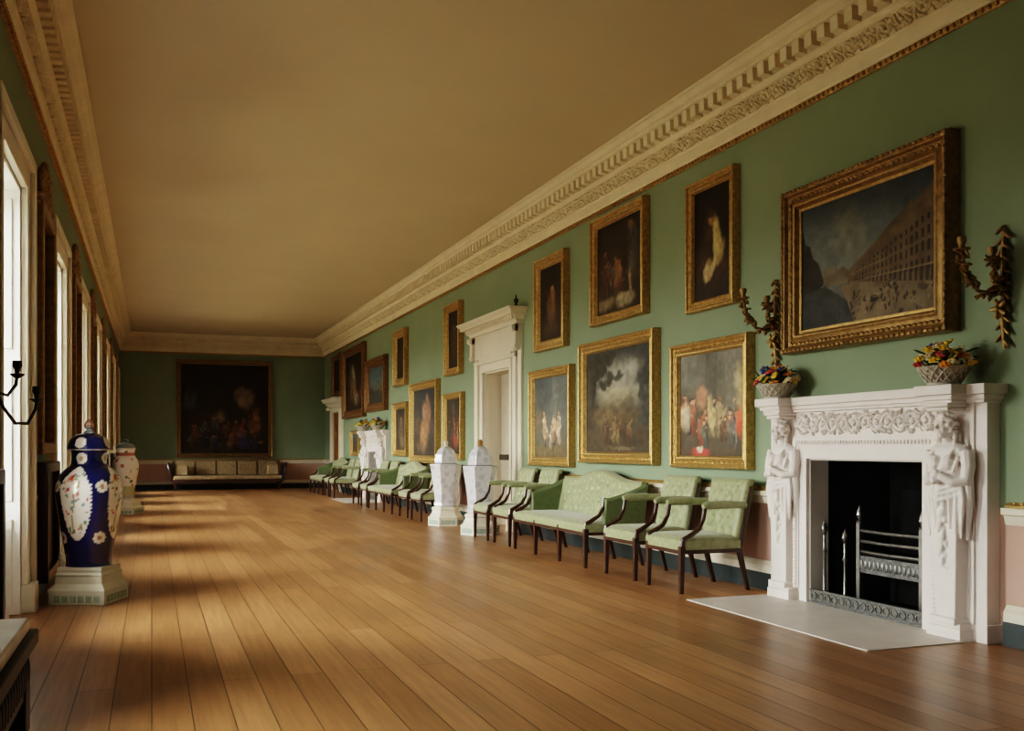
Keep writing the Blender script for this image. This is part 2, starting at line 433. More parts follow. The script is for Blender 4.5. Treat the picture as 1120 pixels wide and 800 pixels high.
# ------------------------------------------------------------------ doors with doorcases (right wall)
def make_door(n, yc, hw, zt, top, cw, leafmat, big):
    d = empty('door_%d' % n, (XR, yc, 0), kind='structure')
    W = hw + 0.30                         # outer half width of the architrave
    a = MB()
    for sg in (-1, 1):
        for y0, y1, p in ((hw, hw+0.12, 0.05), (hw+0.12, hw+0.17, 0.085), (hw+0.17, W, 0.065), (W, W+0.13, 0.035)):
            lo, hi = sorted((sg*y0, sg*y1)); a.box(-p, 0, lo, hi, 0.22, zt+(0.2 if y1 <= W else 0.26))
        lo, hi = sorted((sg*hw, sg*(W+0.13))); a.box(-0.1, 0, lo, hi, 0, 0.22)
    a.box(-0.05, 0, -hw, hw, zt, zt+0.12); a.box(-0.085, 0, -W, W, zt+0.12, zt+0.17); a.box(-0.065, 0, -W, W, zt+0.17, zt+0.24)
    a.build('architrave', 'white', d, bevel=0.006)
    fz = MB(); fz.box(-0.06, 0, -W-0.02, W+0.02, zt+0.24, top-0.2)
    fz.build('frieze', 'white', d)
    for sg in (-1, 1):
        b = MB(); y = sg*(W+0.06)
        b.box(-0.11, 0, y-0.055, y+0.055, zt+0.2, top-0.2)
        b.tube([(-0.11, y-0.055, top-0.26), (-0.11, y+0.055, top-0.26)], 0.05, 12)
        b.tube([(-0.09, y-0.05, zt+0.24), (-0.09, y+0.05, zt+0.24)], 0.035, 12)
        b.build('scroll_bracket', 'white', d, smooth=0.6)
    k = MB()
    pr = [(0, top-0.2), (-0.10, top-0.2), (-0.115, top-0.165), (-0.14, top-0.155), (-0.14, top-0.10), (-0.22, top-0.095), (-0.225, top-0.05), (-0.25, top-0.035), (-0.27, top), (0, top)]
    hy = cw
    # mitred sweep along front with returns
    m1 = [(p, -(hy-0.27-p), z) for p, z in pr]; m2 = [(p, (hy-0.27-p), z) for p, z in pr]
    e1 = [(0, -(hy-0.27-p), z) for p, z in pr]; e2 = [(0, (hy-0.27-p), z) for p, z in pr]
    q = len(pr); allv = e1 + m1 + m2 + e2
    fs = [(s*q+i, s*q+i+1, (s+1)*q+i+1, (s+1)*q+i) for s in range(3) for i in range(q-1)]
    k.add(allv, fs)
    nden = int((2*hy-0.3)/0.09)
    for i in range(nden):
        y = -hy+0.17 + i*0.09; k.box(-0.175, -0.13, y, y+0.05, top-0.15, top-0.1)
    k.build('cornice', 'white', d)
    r = MB()
    for sg in (-1, 1):
        lo, hi = sorted((sg*hw, sg*(hw-0.02))); r.box(0.0, 0.40, lo, hi, 0, zt)
        lo, hi = sorted((sg*(hw-0.02), sg*(hw-0.03)))
        r.box(0.04, 0.19, lo, hi, 0.2, 1.0); r.box(0.04, 0.19, lo, hi, 1.1, zt-0.1)
    r.box(0.0, 0.40, -hw, hw, zt-0.02, zt)
    r.build('reveal', 'white' if big else leafmat, d)
    lf = MB(); w2 = hw-0.02
    lf.box(0.24, 0.28, -w2, w2, 0.005, zt-0.02)
    for y0, y1 in ((-w2+0.1, -0.05), (0.05, w2-0.1)):
        for z0, z1 in ((0.2, 0.85), (1.1, 1.65), (1.75, zt-0.15)):
            lf.box(0.228, 0.24, y0, y1, z0, z1)
    leaf = lf.build('door_leaf', leafmat, d, bevel=0.006)
    MB().box(0.20, 0.24, w2-0.42, w2-0.05, 0.97, 1.05).build('lock_case', 'bronze', leaf, bevel=0.004, label='dark metal lock case')
    return d
make_door(1, 13.39, 0.59, 2.27, 3.03, 1.2, 'doorpaint', True)
make_door(2, 26.475, 0.525, 2.1, 2.47, 1.08, 'door_brown', False)
t = MB(); t.lathe([(0.0,0),(0.035,0),(0.03,0.015),(0.012,0.03),(0.03,0.06),(0.035,0.09),(0.012,0.115),(0.008,0.15),(0,0.16)], 12)
tag(t.build('finial_ornament', 'bronze', smooth=0.7, loc=(4.55, 12.27, 3.03)), 'small dark ornament standing on the near end of the doorcase cornice', 'ornament')

# ------------------------------------------------------------------ chimneypieces
def caryatid():
    m = MB()
    m.taper((-0.13,0,0.10),(0.055,0.075),(-0.145,0,0.88),(0.065,0.115))
    m.box(-0.215,-0.05,-0.10,0.10,0.09,0.13)
    m.ell((-0.155,0,0.98),(0.075,0.125,0.17),14,10)
    m.ell((-0.15,0,1.125),(0.062,0.145,0.065),14,8)
    for s in (-1,1):
        # upper arm hanging, forearm folded across the waist
        m.tube([(-0.15,s*0.132,1.13),(-0.16,s*0.155,1.04),(-0.175,s*0.15,0.955),(-0.225,s*0.10,0.945),(-0.262,s*0.03,0.985)],[0.044,0.042,0.036,0.030,0.024],9)
        m.ell((-0.265,s*0.005,0.995),(0.022,0.026,0.03),8,6)
        m.ell((-0.21,s*0.052,1.06),(0.042,0.046,0.046),10,7)
        # mantle over the shoulder falling to the hip
        m.tube([(-0.13,s*0.11,1.165),(-0.20,s*0.115,1.09),(-0.215,s*0.09,1.0)],[0.016,0.014,0.012],7)
        m.tube([(-0.15,s*0.075,1.175),(-0.225,s*0.075,1.10),(-0.24,s*0.03,1.03)],[0.014,0.013,0.011],7)
        for k in range(4):
            y = s*(0.025+0.035*k)
            m.tube([(-0.225+0.012*k,y,0.93),(-0.228+0.012*k,y*1.12,0.84),(-0.215+0.01*k,y*0.95,0.70-0.03*k)],[0.014,0.015,0.008],7)
        m.tube([(-0.15,s*0.14,1.0),(-0.15,s*0.152,0.84),(-0.14,s*0.13,0.60)],[0.030,0.028,0.010],7)
        m.tube([(-0.19,s*0.125,0.96),(-0.19,s*0.128,0.80),(-0.17,s*0.11,0.64)],[0.018,0.018,0.008],7)
    for k in range(3): m.tube([(-0.20,-0.12,0.93-0.03*k),(-0.245,0,0.90-0.035*k),(-0.20,0.12,0.93-0.03*k)],0.012,7)
    m.tube([(-0.155,0,1.14),(-0.165,0,1.22)],0.036,10)
    hc = Vector((-0.185,0,1.275))
    m.ell(hc,(0.058,0.048,0.070),16,12)
    m.ell(hc+Vector((-0.035,0,-0.045)),(0.026,0.030,0.024),10,7)       # jaw
    m.tube([hc+Vector((-0.055,0,0.022)),hc+Vector((-0.072,0,-0.008))],[0.007,0.012],7)   # nose
    m.ell(hc+Vector((-0.056,0,-0.028)),(0.010,0.017,0.006),8,6)        # lips
    for s in (-1,1):
        m.tube([hc+Vector((-0.054,s*0.006,0.026)),hc+Vector((-0.046,s*0.034,0.024))],0.007,6)   # brow
        m.ell(hc+Vector((-0.049,s*0.020,0.010)),(0.007,0.009,0.005),7,5)                       # eyelid
        m.ell(hc+Vector((-0.042,s*0.027,-0.016)),(0.014,0.014,0.016),8,6)                      # cheek
    rg = random.Random(2)
    for i in range(70):                                  # curled hair
        a = rg.uniform(0, 2*math.pi); e = rg.uniform(-0.5, 1.4)
        d = Vector((math.cos(a)*math.cos(e), math.sin(a)*math.cos(e), math.sin(e)))
        if d.x < -0.55 and e < 0.62: continue
        m.ell(hc+Vector((0.006+d.x*0.062,d.y*0.058,0.008+d.z*0.074)), rg.uniform(.013,.019), 7, 5)
    for s in (-1,1):
        for k in range(4): m.ell((-0.165-0.006*k,s*(0.060+0.004*k),1.245-0.03*k),0.017,7,5)
    # knotted sash falling down the front
    m.ell((-0.272,0,0.955),(0.026,0.03,0.026),9,6)
    for k, (y, z) in enumerate([(0,0.90),(0.012,0.83),(-0.008,0.76),(0.01,0.69),(-0.006,0.61),(0.006,0.54),(0,0.47)]):
        m.ell((-0.235+0.006*k,y,z),(0.022,0.030-0.002*k,0.040),9,6)
        m.ell((-0.225+0.006*k,y+0.022,z-.03),(0.016,0.014,0.022),8,5); m.ell((-0.225+0.006*k,y-0.022,z-.035),(0.016,0.014,0.022),8,5)
    return m
CARY = caryatid()

def blob_frieze(mb, x, y0, y1, z0, z1, seed):
    rg = random.Random(seed); n = 12; st = (y1-y0)/n; zc = (z0+z1)/2; h = (z1-z0)/2
    for i in range(n):
        yc = y0+(i+0.5)*st; sg = 1 if i % 2 else -1
        pts = []; rad = []
        for k in range(14):
            a = k/13*2.6*math.pi; r = h*0.78*(1-k/17)
            pts.append((x-0.008, yc+r*math.cos(a), zc+sg*r*math.sin(a))); rad.append(0.013-0.0005*k)
        mb.tube(pts, rad, 6)
        mb.ell((x-0.012, yc, zc), (0.016, 0.022, 0.022), 8, 5)
        for j in range(16):
            a = rg.uniform(0, 6.28); rot = Matrix.Rotation(rg.uniform(0, 6.28), 3, 'X')
            mb.ell((x-0.006, yc+h*rg.uniform(.5,1.0)*math.cos(a), zc+h*0.85*math.sin(a)), (0.020, 0.024, 0.009), 7, 4, rot)

def make_fireplace(yc, label):
    f = empty('fireplace', (XR, yc, 0), label=label, cat='fireplace')
    H = FPH
    s = MB()
    for sg in (-1,1):
        lo, hi = sorted((sg*H, sg*1.07)); s.box(-0.10, 0, lo, hi, 0, 1.42)
        lo, hi = sorted((sg*1.0, sg*1.085)); s.box(-0.115, 0, lo, hi, 0, 0.11)
        lo, hi = sorted((sg*0.965, sg*0.985)); s.box(-0.115,-0.1, lo, hi, 0.1, 1.42)
    s.box(-0.10, 0, -H, H, 1.07, 1.42)
    s.build('surround', 'marble', f, bevel=0.004)
    a = MB(); 
    for w0, w1, p in ((0,0.085,0.13),(0.085,0.10,0.14),(0.10,0.135,0.15),(0.135,0.15,0.135)):
        for sg in (-1,1):
            lo, hi = sorted((sg*(H+w0), sg*(H+w1))); a.box(-p, -0.1, lo, hi, 0.0 if w0 < .08 else 0.1, 1.07+w1)
        a.box(-p, -0.1, -H-w0, H+w0, 1.07+w0, 1.07+w1)
    for i in range(44):                                   # egg and dart
        y = -H-0.1 + (2*H+0.2)*(i+.5)/44; a.ell((-0.15, y, 1.187), (0.012,0.010,0.016), 6, 4)
    for sg in (-1,1):
        for i in range(36): a.ell((-0.15, sg*(H+0.117), 0.13+i*0.029), (0.012,0.016,0.010), 6, 4)
    a.build('architrave', 'marble', f)
    sl = MB()
    for sg in (-1,1):
        lo, hi = sorted((sg*H, sg*(H-0.012))); sl.box(-0.1, 0.06, lo, hi, 0, 1.07)
    sl.box(-0.1, 0.06, -H, H, 1.058, 1.07)
    sl.build('slip', 'hearth', f)
    b = MB(); h2 = H-0.012; D = 0.5
    b.add([(0.06,-h2,0.0),(0.06,h2,0.0),(D,h2-0.15,0.0),(D,-h2+0.15,0.0),(0.06,-h2,1.06),(0.06,h2,1.06),(D,h2-0.15,1.06),(D,-h2+0.15,1.06)],
          [(0,1,2,3),(4,7,6,5),(1,5,6,2),(0,3,7,4),(2,6,7,3)])
    b.v = [(x,y,z+0.004) for x,y,z in b.v]
    b.build('firebox', 'iron', f)
    z = MB(); z.box(-0.125, -0.1, -H-0.12, H+0.12, 1.215, 1.41)
    z.box(-0.148,-0.1,-H-0.14,H+0.14,1.215,1.235)
    blob_frieze(z, -0.125, -H-0.09, H+0.09, 1.245, 1.40, 5)
    z.build('carved_frieze', 'marble', f, smooth=0.7)
    for sg in (-1,1):
        yy = sg*0.835
        p = MB(); p.box(-0.205,-0.1,yy-0.135,yy+0.135,0,0.07); p.box(-0.19,-0.1,yy-0.12,yy+0.12,0.07,0.10)
        p.build('plinth_block', 'marble', f, bevel=0.005)
        cm = MB(); cm.add([(x, y+yy, z_) for x, y, z_ in CARY.v], CARY.f)
        cm.build('caryatid', 'marble', f, smooth=True, remesh=0.0055)
        q = MB(); q.box(-0.25,-0.1,yy-0.085,yy+0.085,1.37,1.395); q.box(-0.265,-0.1,yy-0.10,yy+0.10,1.395,1.42)
        q.build('capital', 'marble', f, bevel=0.01)
    h = MB()
    for z0, z1, o in ((1.415,1.435,-0.045),(1.435,1.465,-0.028),(1.465,1.525,0.0)):
        h.box(-0.185-o, 0, -1.13-o, 1.13+o, z0, z1)
        for sg in (-1,1):
            lo, hi = sorted((sg*(0.695-o), sg*(1.0+o))); h.box(-0.30-o, -0.1, lo, hi, z0, z1)
    h.build('mantel_shelf', 'marble', f, bevel=0.005)
    k = MB(); k.box(-0.90, 0.06, -1.0, 1.0, 0.0, 0.007)
    k.build('hearth_slab', 'hearth', f, label='pale stone hearth slab set in the floor')
    return f
# fix sign of overhang: o negative means smaller
FPO = []
FPO.append(make_fireplace(FP[0], 'white marble chimneypiece carved with caryatids, nearest to the viewer under the street scene'))
FPO.append(make_fireplace(FP[1], 'white marble chimneypiece far down the gallery beyond the tall doorcase'))

def make_grate(yc, label, lf, near):
    g = empty('fire_grate', (XR, yc, 0), label=label, cat='grate')
    x = 0.13
    for i, z in enumerate((0.40, 0.475, 0.55)):
        m = MB(); m.tube([(x,-0.30,z),(x-0.03,0,z),(x,0.30,z)], 0.012, 8); m.build('bar', 'steel', g, smooth=0.6)
    for sg in (-1,1):
        m = MB(); m.box(x-0.018,x+0.018,sg*0.31-0.018,sg*0.31+0.018,0.012,0.60)
        m.lathe([(0.02,0.60),(0.025,0.615),(0.012,0.63),(0.026,0.66),(0.02,0.69),(0.008,0.72),(0,0.74)], 10, (x, sg*0.31, 0))
        m.build('upright', 'steel', g, smooth=0.6)
    m = MB(); m.box(x-0.012,x+0.012,-0.30,0.30,0.25,0.37)
    for i in range(14): m.ell((x-0.014,-0.28+i*0.043,0.31),(0.008,0.017,0.035),7,5)
    m.build('fretted_apron', 'steel_dull', g, smooth=0.6)
    m = MB(); m.box(x,0.45,-0.31,0.31,0.36,0.39); m.box(0.42,0.46,-0.31,0.31,0.02,0.85)
    m.build('basket', 'iron', g)
    fe = empty('fender', (XR, yc, 0), label=lf, cat='fender')
    m = MB(); m.box(-0.10,-0.088,-0.575,0.575,0.01,0.10)
    m.box(-0.108,-0.08,-0.58,0.58,0.095,0.106); m.box(-0.115,-0.075,-0.58,0.58,0.0075,0.02)
    m.build('fender_plate', 'steel_dull', fe, bevel=0.002)
    m = MB()
    for i in range(15):
        y = -0.53+i*0.0757
        pts = [(-0.103, y+0.03*math.cos(a), 0.058+0.025*math.sin(a)) for a in np.linspace(0, 2*math.pi, 11)]
        m.tube(pts, 0.006, 5)
    m.build('fretwork', 'steel', fe, smooth=0.7)
    return g
make_grate(FP[0], 'steel basket grate with three bars inside the near fireplace', 'low pierced steel fender across the near fire opening', True)
make_grate(FP[1], 'small dark grate inside the far fireplace', 'low steel fender across the far fire opening', False)
for y, z, lab in ((5.93, 0.0, 'steel firedog post standing left of the grate in the near fireplace'), (6.05, 0.0, 'slim steel fire tool post against the left jamb of the near fireplace')):
    h = 0.50 if y < 6 else 0.56; x = 4.77 if y < 6 else 4.68
    e = empty('firedog' if y < 6 else 'fire_tool_post', (x, y, 0.008), label=lab, cat='fire iron')
    m = MB(); m.lathe([(0.035,0.0),(0.03,0.03),(0.012,0.06),(0.011,h-0.2),(0.022,h-0.18),(0.011,h-0.16),(0.011,h-0.06),(0.02,h-0.05)], 12); m.build('post', 'steel', e, smooth=0.6)
    m = MB(); m.lathe([(0.012,h-0.05),(0.026,h-0.02),(0.02,h+0.01),(0.007,h+0.03),(0,h+0.05)], 12); m.build('finial', 'steel', e, smooth=0.6)

# ------------------------------------------------------------------ flower baskets on the mantels
def flower(mb, c, r, rg, n=6):
    c = Vector(c); ax = Vector((rg.uniform(-.8,-.1), rg.uniform(-.7,.5), rg.uniform(.2,1))).normalized()
    q = ax.to_track_quat('Z', 'Y').to_matrix()
    for j in range(n):
        a = 6.283*j/n
        mb.ell(c + q @ Vector((math.cos(a)*r*0.6, math.sin(a)*r*0.6, 0)), (r*0.55, r*0.42, r*0.22), 6, 4, q @ Matrix.Rotation(a, 3, 'Z'))
    mb.ell(c + ax*r*0.12, (r*0.38,)*3, 6, 4)
def flower_basket(loc, seed, label, order, nfl=24, sx=1.0):
    e = empty('flower_basket', loc, label=label, cat='flower basket', group='flower baskets on the mantel shelves')
    m = MB(); m.lathe([(0.0,0),(0.095,0),(0.098,0.010),(0.092,0.016),(0.115,0.055),(0.145,0.098),(0.155,0.11),(0.145,0.106),(0.105,0.05),(0.0,0.04)], 28)
    for k in range(16):
        a = 2*math.pi*k/16
        for d in (1,-1):
            m.tube([((0.098+0.052*t)*math.cos(a+d*t*0.6), (0.098+0.052*t)*math.sin(a+d*t*0.6), 0.018+0.086*t) for t in np.linspace(0,1,5)], 0.006, 5)
    m.build('basket', 'basketw', e, smooth=0.8)
    rg = random.Random(seed); lf = MB()
    for k in range(46):
        a = rg.uniform(0,6.28); r = rg.uniform(0.02,0.16); rot = Matrix.Rotation(a,3,'Z') @ Matrix.Rotation(rg.uniform(-1,.3),3,'Y')
        lf.ell((r*math.cos(a), r*math.sin(a), 0.12+rg.uniform(-0.01,0.09)), (0.045,0.018,0.006), 6, 4, rot)
    lf.build('foliage', 'leaf', e, smooth=True)
    for k in range(nfl):
        a = k*2.4+rg.uniform(-.3,.3); r = 0.165*math.sqrt((k+.5)/nfl); h = 0.115+0.13*(1-(r/0.165)**2)*rg.uniform(.7,1.1)
        cn = order[k % len(order)]
        if r < 0.1 and rg.random() < .22: cn = 'blue'; h += 0.02
        b = MB(); flower(b, (r*math.cos(a), r*math.sin(a)*1.08, h), rg.uniform(0.028,0.041), rg)
        b.build('flower', FL[cn], e, smooth=True)
    return e
mix1 = ['yellow','cream','yellow','red','yellow','cream','orange','yellow','cream']
flower_basket((4.47, 4.66, 1.525), 3, 'white basket of yellow, red and blue flowers on the near mantel, right end', mix1, 34)
flower_basket((4.49, 6.37, 1.525), 8, 'white basket of yellow and orange flowers on the near mantel, left end', mix1, 34)
mix2 = ['yellow','orange','yellow','cream','yellow']
flower_basket((4.49, FP[1]-0.75, 1.525), 5, 'white basket of yellow flowers on the far mantel, nearer end', mix2, 34)
flower_basket((4.49, FP[1]+0.75, 1.525), 6, 'white basket of yellow flowers on the far mantel, farther end', mix2, 34)
FLO = bpy.data.objects

# ------------------------------------------------------------------ gilt wall sconces on right wall
def make_sconce(loc, label, flip=1):
    e = empty('wall_sconce', loc, label=label, cat='sconce', group='gilt sconces beside the street scene')
    m = MB()
    m.tube([(-0.02,0,-0.36),(-0.03,0,-0.2),(-0.025,0,0.0),(-0.03,0,0.18),(-0.02,0,0.36)],[0.010,0.020,0.016,0.018,0.010],10)
    rg = random.Random(3)
    for k in range(20):
        z = -0.33+k*0.035; s = 1 if k%2 else -1; rot = Matrix.Rotation(s*rg.uniform(.5,1.1),3,'X')
        m.ell((-0.03, s*0.025, z), (0.016,0.012,0.04), 7, 5, rot)
    m.build('back_plate', 'gold_dark', e, smooth=0.9)
    for (pts, nm) in (([(-0.03,0,-0.02),(-0.10,0.01,-0.05),(-0.20,0.02,-0.03),(-0.28,0.03,0.06),(-0.31,0.03,0.20)], 1),
                      ([(-0.03,0,-0.02),(-0.07,0.0,0.0),(-0.10,0.0,0.06),(-0.11,0.0,0.15)], 2)):
        b = MB(); b.tube(pts, [0.013,0.014,0.012,0.012,0.01], 8) if len(pts) == 5 else b.tube(pts, 0.011, 8)
        for k in range(34):
            t = rg.uniform(0.15,1); i = min(int(t*(len(pts)-1)), len(pts)-2); u = t*(len(pts)-1)-i
            p = Vector(pts[i]).lerp(Vector(pts[i+1]), u)
            rot = Matrix.Rotation(rg.uniform(0,6.28),3,'Z') @ Matrix.Rotation(rg.uniform(-1.3,1.3),3,'Y')
            b.ell(p+Vector((rg.uniform(-.025,.025),rg.uniform(-.025,.025),rg.uniform(-.03,.035))), (0.034,0.017,0.009), 6, 4, rot)
        br = b.build('branch', 'gold_dark', e, smooth=0.9)
        x, y, z = pts[-1]; q = MB()
        q.lathe([(0.01,-0.02),(0.045,0.0),(0.05,0.008),(0.02,0.01),(0.018,0.03),(0.028,0.05),(0.026,0.075),(0.0,0.075)], 12, (x,y,z))
        q.build('candle_socket', 'gold_dark', br, smooth=0.7)
    m = MB()
    for k in range(5):
        a = k*1.257; rot = Matrix.Rotation(a,3,'X')
        m.ell((-0.07, 0.035*math.cos(a), -0.13+0.035*math.sin(a)), (0.014,0.03,0.014), 7, 5, rot)
    m.ell((-0.075,0,-0.13),0.02,8,6); m.build('rosette', 'gold', e, smooth=0.9)
    return e
make_sconce((XR, 4.40, 2.09), 'gilt branched wall sconce on green wall right of the street scene')
make_sconce((XR, 6.63, 2.13), 'gilt branched wall sconce half behind left edge of the street scene')

# ------------------------------------------------------------------ paintings
def vnoise(nx, nz, cells, rs):
    g = rs.rand(cells+2, cells+2); x = np.linspace(0, cells, nx); z = np.linspace(0, cells, nz)
    xi = x.astype(int); zi = z.astype(int); fx = x-xi; fz = (z-zi)[:, None]
    fx = fx*fx*(3-2*fx); fz = fz*fz*(3-2*fz)
    xi = np.minimum(xi, cells); zi = np.minimum(zi, cells)
    A = g[zi][:, xi]; B = g[zi][:, xi+1]; C = g[zi+1][:, xi]; D = g[zi+1][:, xi+1]
    return (A*(1-fx)+B*fx)*(1-fz) + (C*(1-fx)+D*fx)*fz

class Art:
    def __init__(s, nx, nz, top, mid, bot, seed):
        s.nx, s.nz = nx, nz; s.rs = np.random.RandomState(seed)
        s.U, s.V = np.meshgrid(np.linspace(0,1,nx), np.linspace(0,1,nz))
        t = s.V[..., None]; top, mid, bot = map(np.array, (top, mid, bot))
        s.I = np.where(t > .5, mid+(top-mid)*(t-.5)*2, bot+(mid-bot)*t*2)
        w = lambda: (vnoise(nx,nz,6,s.rs)-.5)*.045 + (vnoise(nx,nz,16,s.rs)-.5)*.04 + (vnoise(nx,nz,36,s.rs)-.5)*.025
        s.WU = s.U + w(); s.WV = s.V + w()
        n = vnoise(nx,nz,5,s.rs)*.5 + vnoise(nx,nz,11,s.rs)*.3 + vnoise(nx,nz,24,s.rs)*.2
        s.I = s.I*(0.55+0.9*n[..., None])
    def e(s, cx, cy, rx, ry, col, rot=0, al=1, soft=.35):
        c, w = math.cos(rot), math.sin(rot); x = s.WU-cx; y = s.WV-cy
        d = np.sqrt(((x*c+y*w)/rx)**2 + ((-x*w+y*c)/ry)**2)
        k = np.clip((1-d)/soft+.5, 0, 1)*al
        sh = (0.62+0.75*vnoise(s.nx,s.nz,20,s.rs))*(1+.25*(-x/rx*.5+y/ry*.5).clip(-1,1))
        s.I += (np.array(col)*sh[..., None]-s.I)*k[..., None]; return s
    def p(s, pts, col, al=1):
        ins = np.zeros_like(s.U, bool); n = len(pts)
        for i in range(n):
            (x1,y1),(x2,y2) = pts[i], pts[(i+1)%n]
            if y1 == y2: continue
            cr = ((y1 > s.V) != (y2 > s.V)) & (s.U < (x2-x1)*(s.V-y1)/(y2-y1)+x1); ins ^= cr
        n_ = vnoise(s.nx,s.nz,18,s.rs)
        s.I = np.where(ins[..., None], s.I*(1-al)+np.array(col)*(0.7+.6*n_[...,None])*al, s.I); return s
    def people(s, n, x0, x1, y0, y1, h, pal, seed=1, skin=(0.30,0.17,0.09)):
        rg = random.Random(seed)
        L = sorted([(rg.uniform(y0,y1), rg.uniform(x0,x1)) for _ in range(n)], reverse=True)
        for y, x in L:
            c = rg.choice(pal); k = rg.uniform(.8,1.15)*h
            lean = rg.uniform(-.2,.2)
            s.e(x+lean*k*.2, y-k*.28, k*.17, k*.34, [q*.55 for q in c], lean, .9, .5)
            s.e(x, y+k*.12, k*.15, k*.28, c, -lean, .95, .45)
            s.e(x+rg.choice((-1,1))*k*.15, y+k*rg.uniform(-.05,.2), k*.06, k*.2, [q*1.2 for q in c], rg.uniform(-1,1), .85, .5)
            s.e(x+rg.choice((-1,1))*k*.2, y+k*rg.uniform(-.1,.25), k*.05, k*.05, skin, 0, .9, .5)
            if rg.random() < .5: s.e(x, y-k*.2, k*.05, k*.25, rg.choice(pal), lean, .6, .6)
            s.e(x+rg.uniform(-.05,.05)*k, y+k*.47, k*.075, k*.09, skin, 0, .95, .4)
            s.e(x+rg.uniform(-.05,.05)*k, y+k*.54, k*.085, k*.05, [q*.3 for q in c], 0, .8, .4)
        return s
    def smear(s, cells, amp):
        n = vnoise(s.nx,s.nz,cells,s.rs); s.I *= (1-amp+2*amp*n)[..., None]; return s

def sw(a, prof):
    return prof
def make_painting(name, loc, rz, w, h, fw, art, label, fm='gold', depth=0.09, beads=False, liner=None, cat='painting', group=None):
    e = empty(name, loc, rz, label=label, cat=cat, group=group)
    # frame profile: (inset from outer edge, height off wall)
    pr = [(0,0),(0,depth*.75),(fw*.06,depth*.95),(fw*.16,depth),(fw*.26,depth*.92),(fw*.34,depth*.68),(fw*.52,depth*.55),(fw*.66,depth*.62),(fw*.76,depth*.74),(fw*.86,depth*.70),(fw*.93,depth*.5),(fw,depth*.38),(fw,0.01)]
    m = MB(); k = len(pr); vs = []
    for sx, sz in ((-1,-1),(1,-1),(1,1),(-1,1)):
        vs += [(sx*(w/2-i), -hh, sz*(h/2-i)) for i, hh in pr]
    fs = [(c_*k+i, ((c_+1)%4)*k+i, ((c_+1)%4)*k+i+1, c_*k+i+1) for c_ in range(4) for i in range(k-1)]
    m.add(vs, fs)
    fo = m.build('frame', fm, e, smooth=0.5)
    o = MB(); st = 0.05 if beads else 0.075; r = fw*.12
    for sx in (-1,1):
        n = int(h/st)
        for i in range(n):
            z = -h/2+(i+.5)*h/n; o.ell((sx*(w/2-fw*.45), -depth*.58, z), (r,.012,h/n*.54), 6, 4)
            if beads: o.ell((sx*(w/2-fw*.12), -depth, z), (r*.8,.01,h/n*.54), 6, 4)
    for sz in (-1,1):
        n = int(w/st)
        for i in range(n):
            x = -w/2+(i+.5)*w/n; o.ell((x, -depth*.58, sz*(h/2-fw*.45)), (w/n*.54,.012,r), 6, 4)
            if beads: o.ell((x, -depth, sz*(h/2-fw*.12)), (w/n*.54,.01,r*.8), 6, 4)
    o.build('carved_ornament', fm, fo, smooth=True)
    if liner:
        L = MB(); i0, i1 = fw*.9, fw*1.12
        for a in ((-w/2+i0, -w/2+i1, -h/2+i0, h/2-i0), (w/2-i1, w/2-i0, -h/2+i0, h/2-i0), (-w/2+i1, w/2-i1, -h/2+i0, -h/2+i1), (-w/2+i1, w/2-i1, h/2-i1, h/2-i0)):
            L.box(a[0], a[1], -depth*.42, -depth*.2, a[2], a[3])
        L.build('sight_edge', liner, fo, bevel=0.004)
    cw, ch = w/2-fw*.9, h/2-fw*.9
    C = MB(); nx, nz = art.nx, art.nz
    vs = [(-cw+2*cw*i/(nx-1), -depth*.3, -ch+2*ch*j/(nz-1)) for j in range(nz) for i in range(nx)]
    fs = [(j*nx+i, j*nx+i+1, (j+1)*nx+i+1, (j+1)*nx+i) for j in range(nz-1) for i in range(nx-1)]
    I = np.clip(art.I*1.45, 0.001, 1).reshape(-1, 3)
    C.add(vs, fs, [tuple(x) for x in I])
    C.build('canvas', 'canvas', e)
    return e
def on_right(y0, y1, z0, z1, fw, art, label, **k):
    return make_painting('painting', (XR-0.002, (y0+y1)/2, (z0+z1)/2), R(-90), y1-y0, z1-z0, fw, art, label, **k)

DK = [(0.10,0.05,0.02),(0.16,0.09,0.04),(0.07,0.05,0.04),(0.14,0.04,0.02),(0.05,0.05,0.05),(0.22,0.14,0.07)]
# A street view
a = Art(190,140,(0.042,0.052,0.060),(0.085,0.098,0.096),(0.06,0.05,0.03),1)
a.e(.42,.62,.10,.25,(0.14,0.135,0.09),.2,.7,1.2).e(.30,.55,.3,.2,(0.11,0.12,0.11),0,.5,1.2).e(.7,.95,.5,.15,(0.03,0.035,0.04),0,.7,1.2)
a.p([(0,.30),(0,.82),(.03,.80),(.05,.70),(.09,.67),(.11,.58),(.16,.52),(.19,.42),(.21,.36),(.12,.30)],(0.022,0.018,0.012))
a.p([(.20,.33),(.20,.45),(.22,.47),(.23,.52),(.245,.47),(.28,.44),(.30,.50),(.31,.44),(.36,.46),(.40,.40),(.45,.33)],(0.10,0.08,0.05))
a.p([(.38,.30),(.40,.42),(.5,.50),(.62,.60),(.70,.68),(.80,.75),(.82,.79),(.84,.76),(.95,.85),(1,.89),(1,.18),(.7,.22)],(0.085,0.060,0.034))
for i in range(20):
    x = .44+.56*(i/19)**1.25; k = (x-.30)/.7
    for r0, r1 in ((.30,.37),(.41,.47),(.50,.55),(.58,.62)):
        yb = .33+(r0-.33)*k*1.3; yt = .33+(r1-.33)*k*1.3
        a.p([(x,yb),(x,yt),(x+.014*k+.004,yt),(x+.014*k+.004,yb)],(0.018,0.012,0.008),.85)
    a.p([(x-.012*k,.33-.12*k),(x-.012*k,.33-.01*k),(x+.012*k,.33-.01*k),(x+.012*k,.33-.12*k)],(0.02,0.014,0.009),.8)
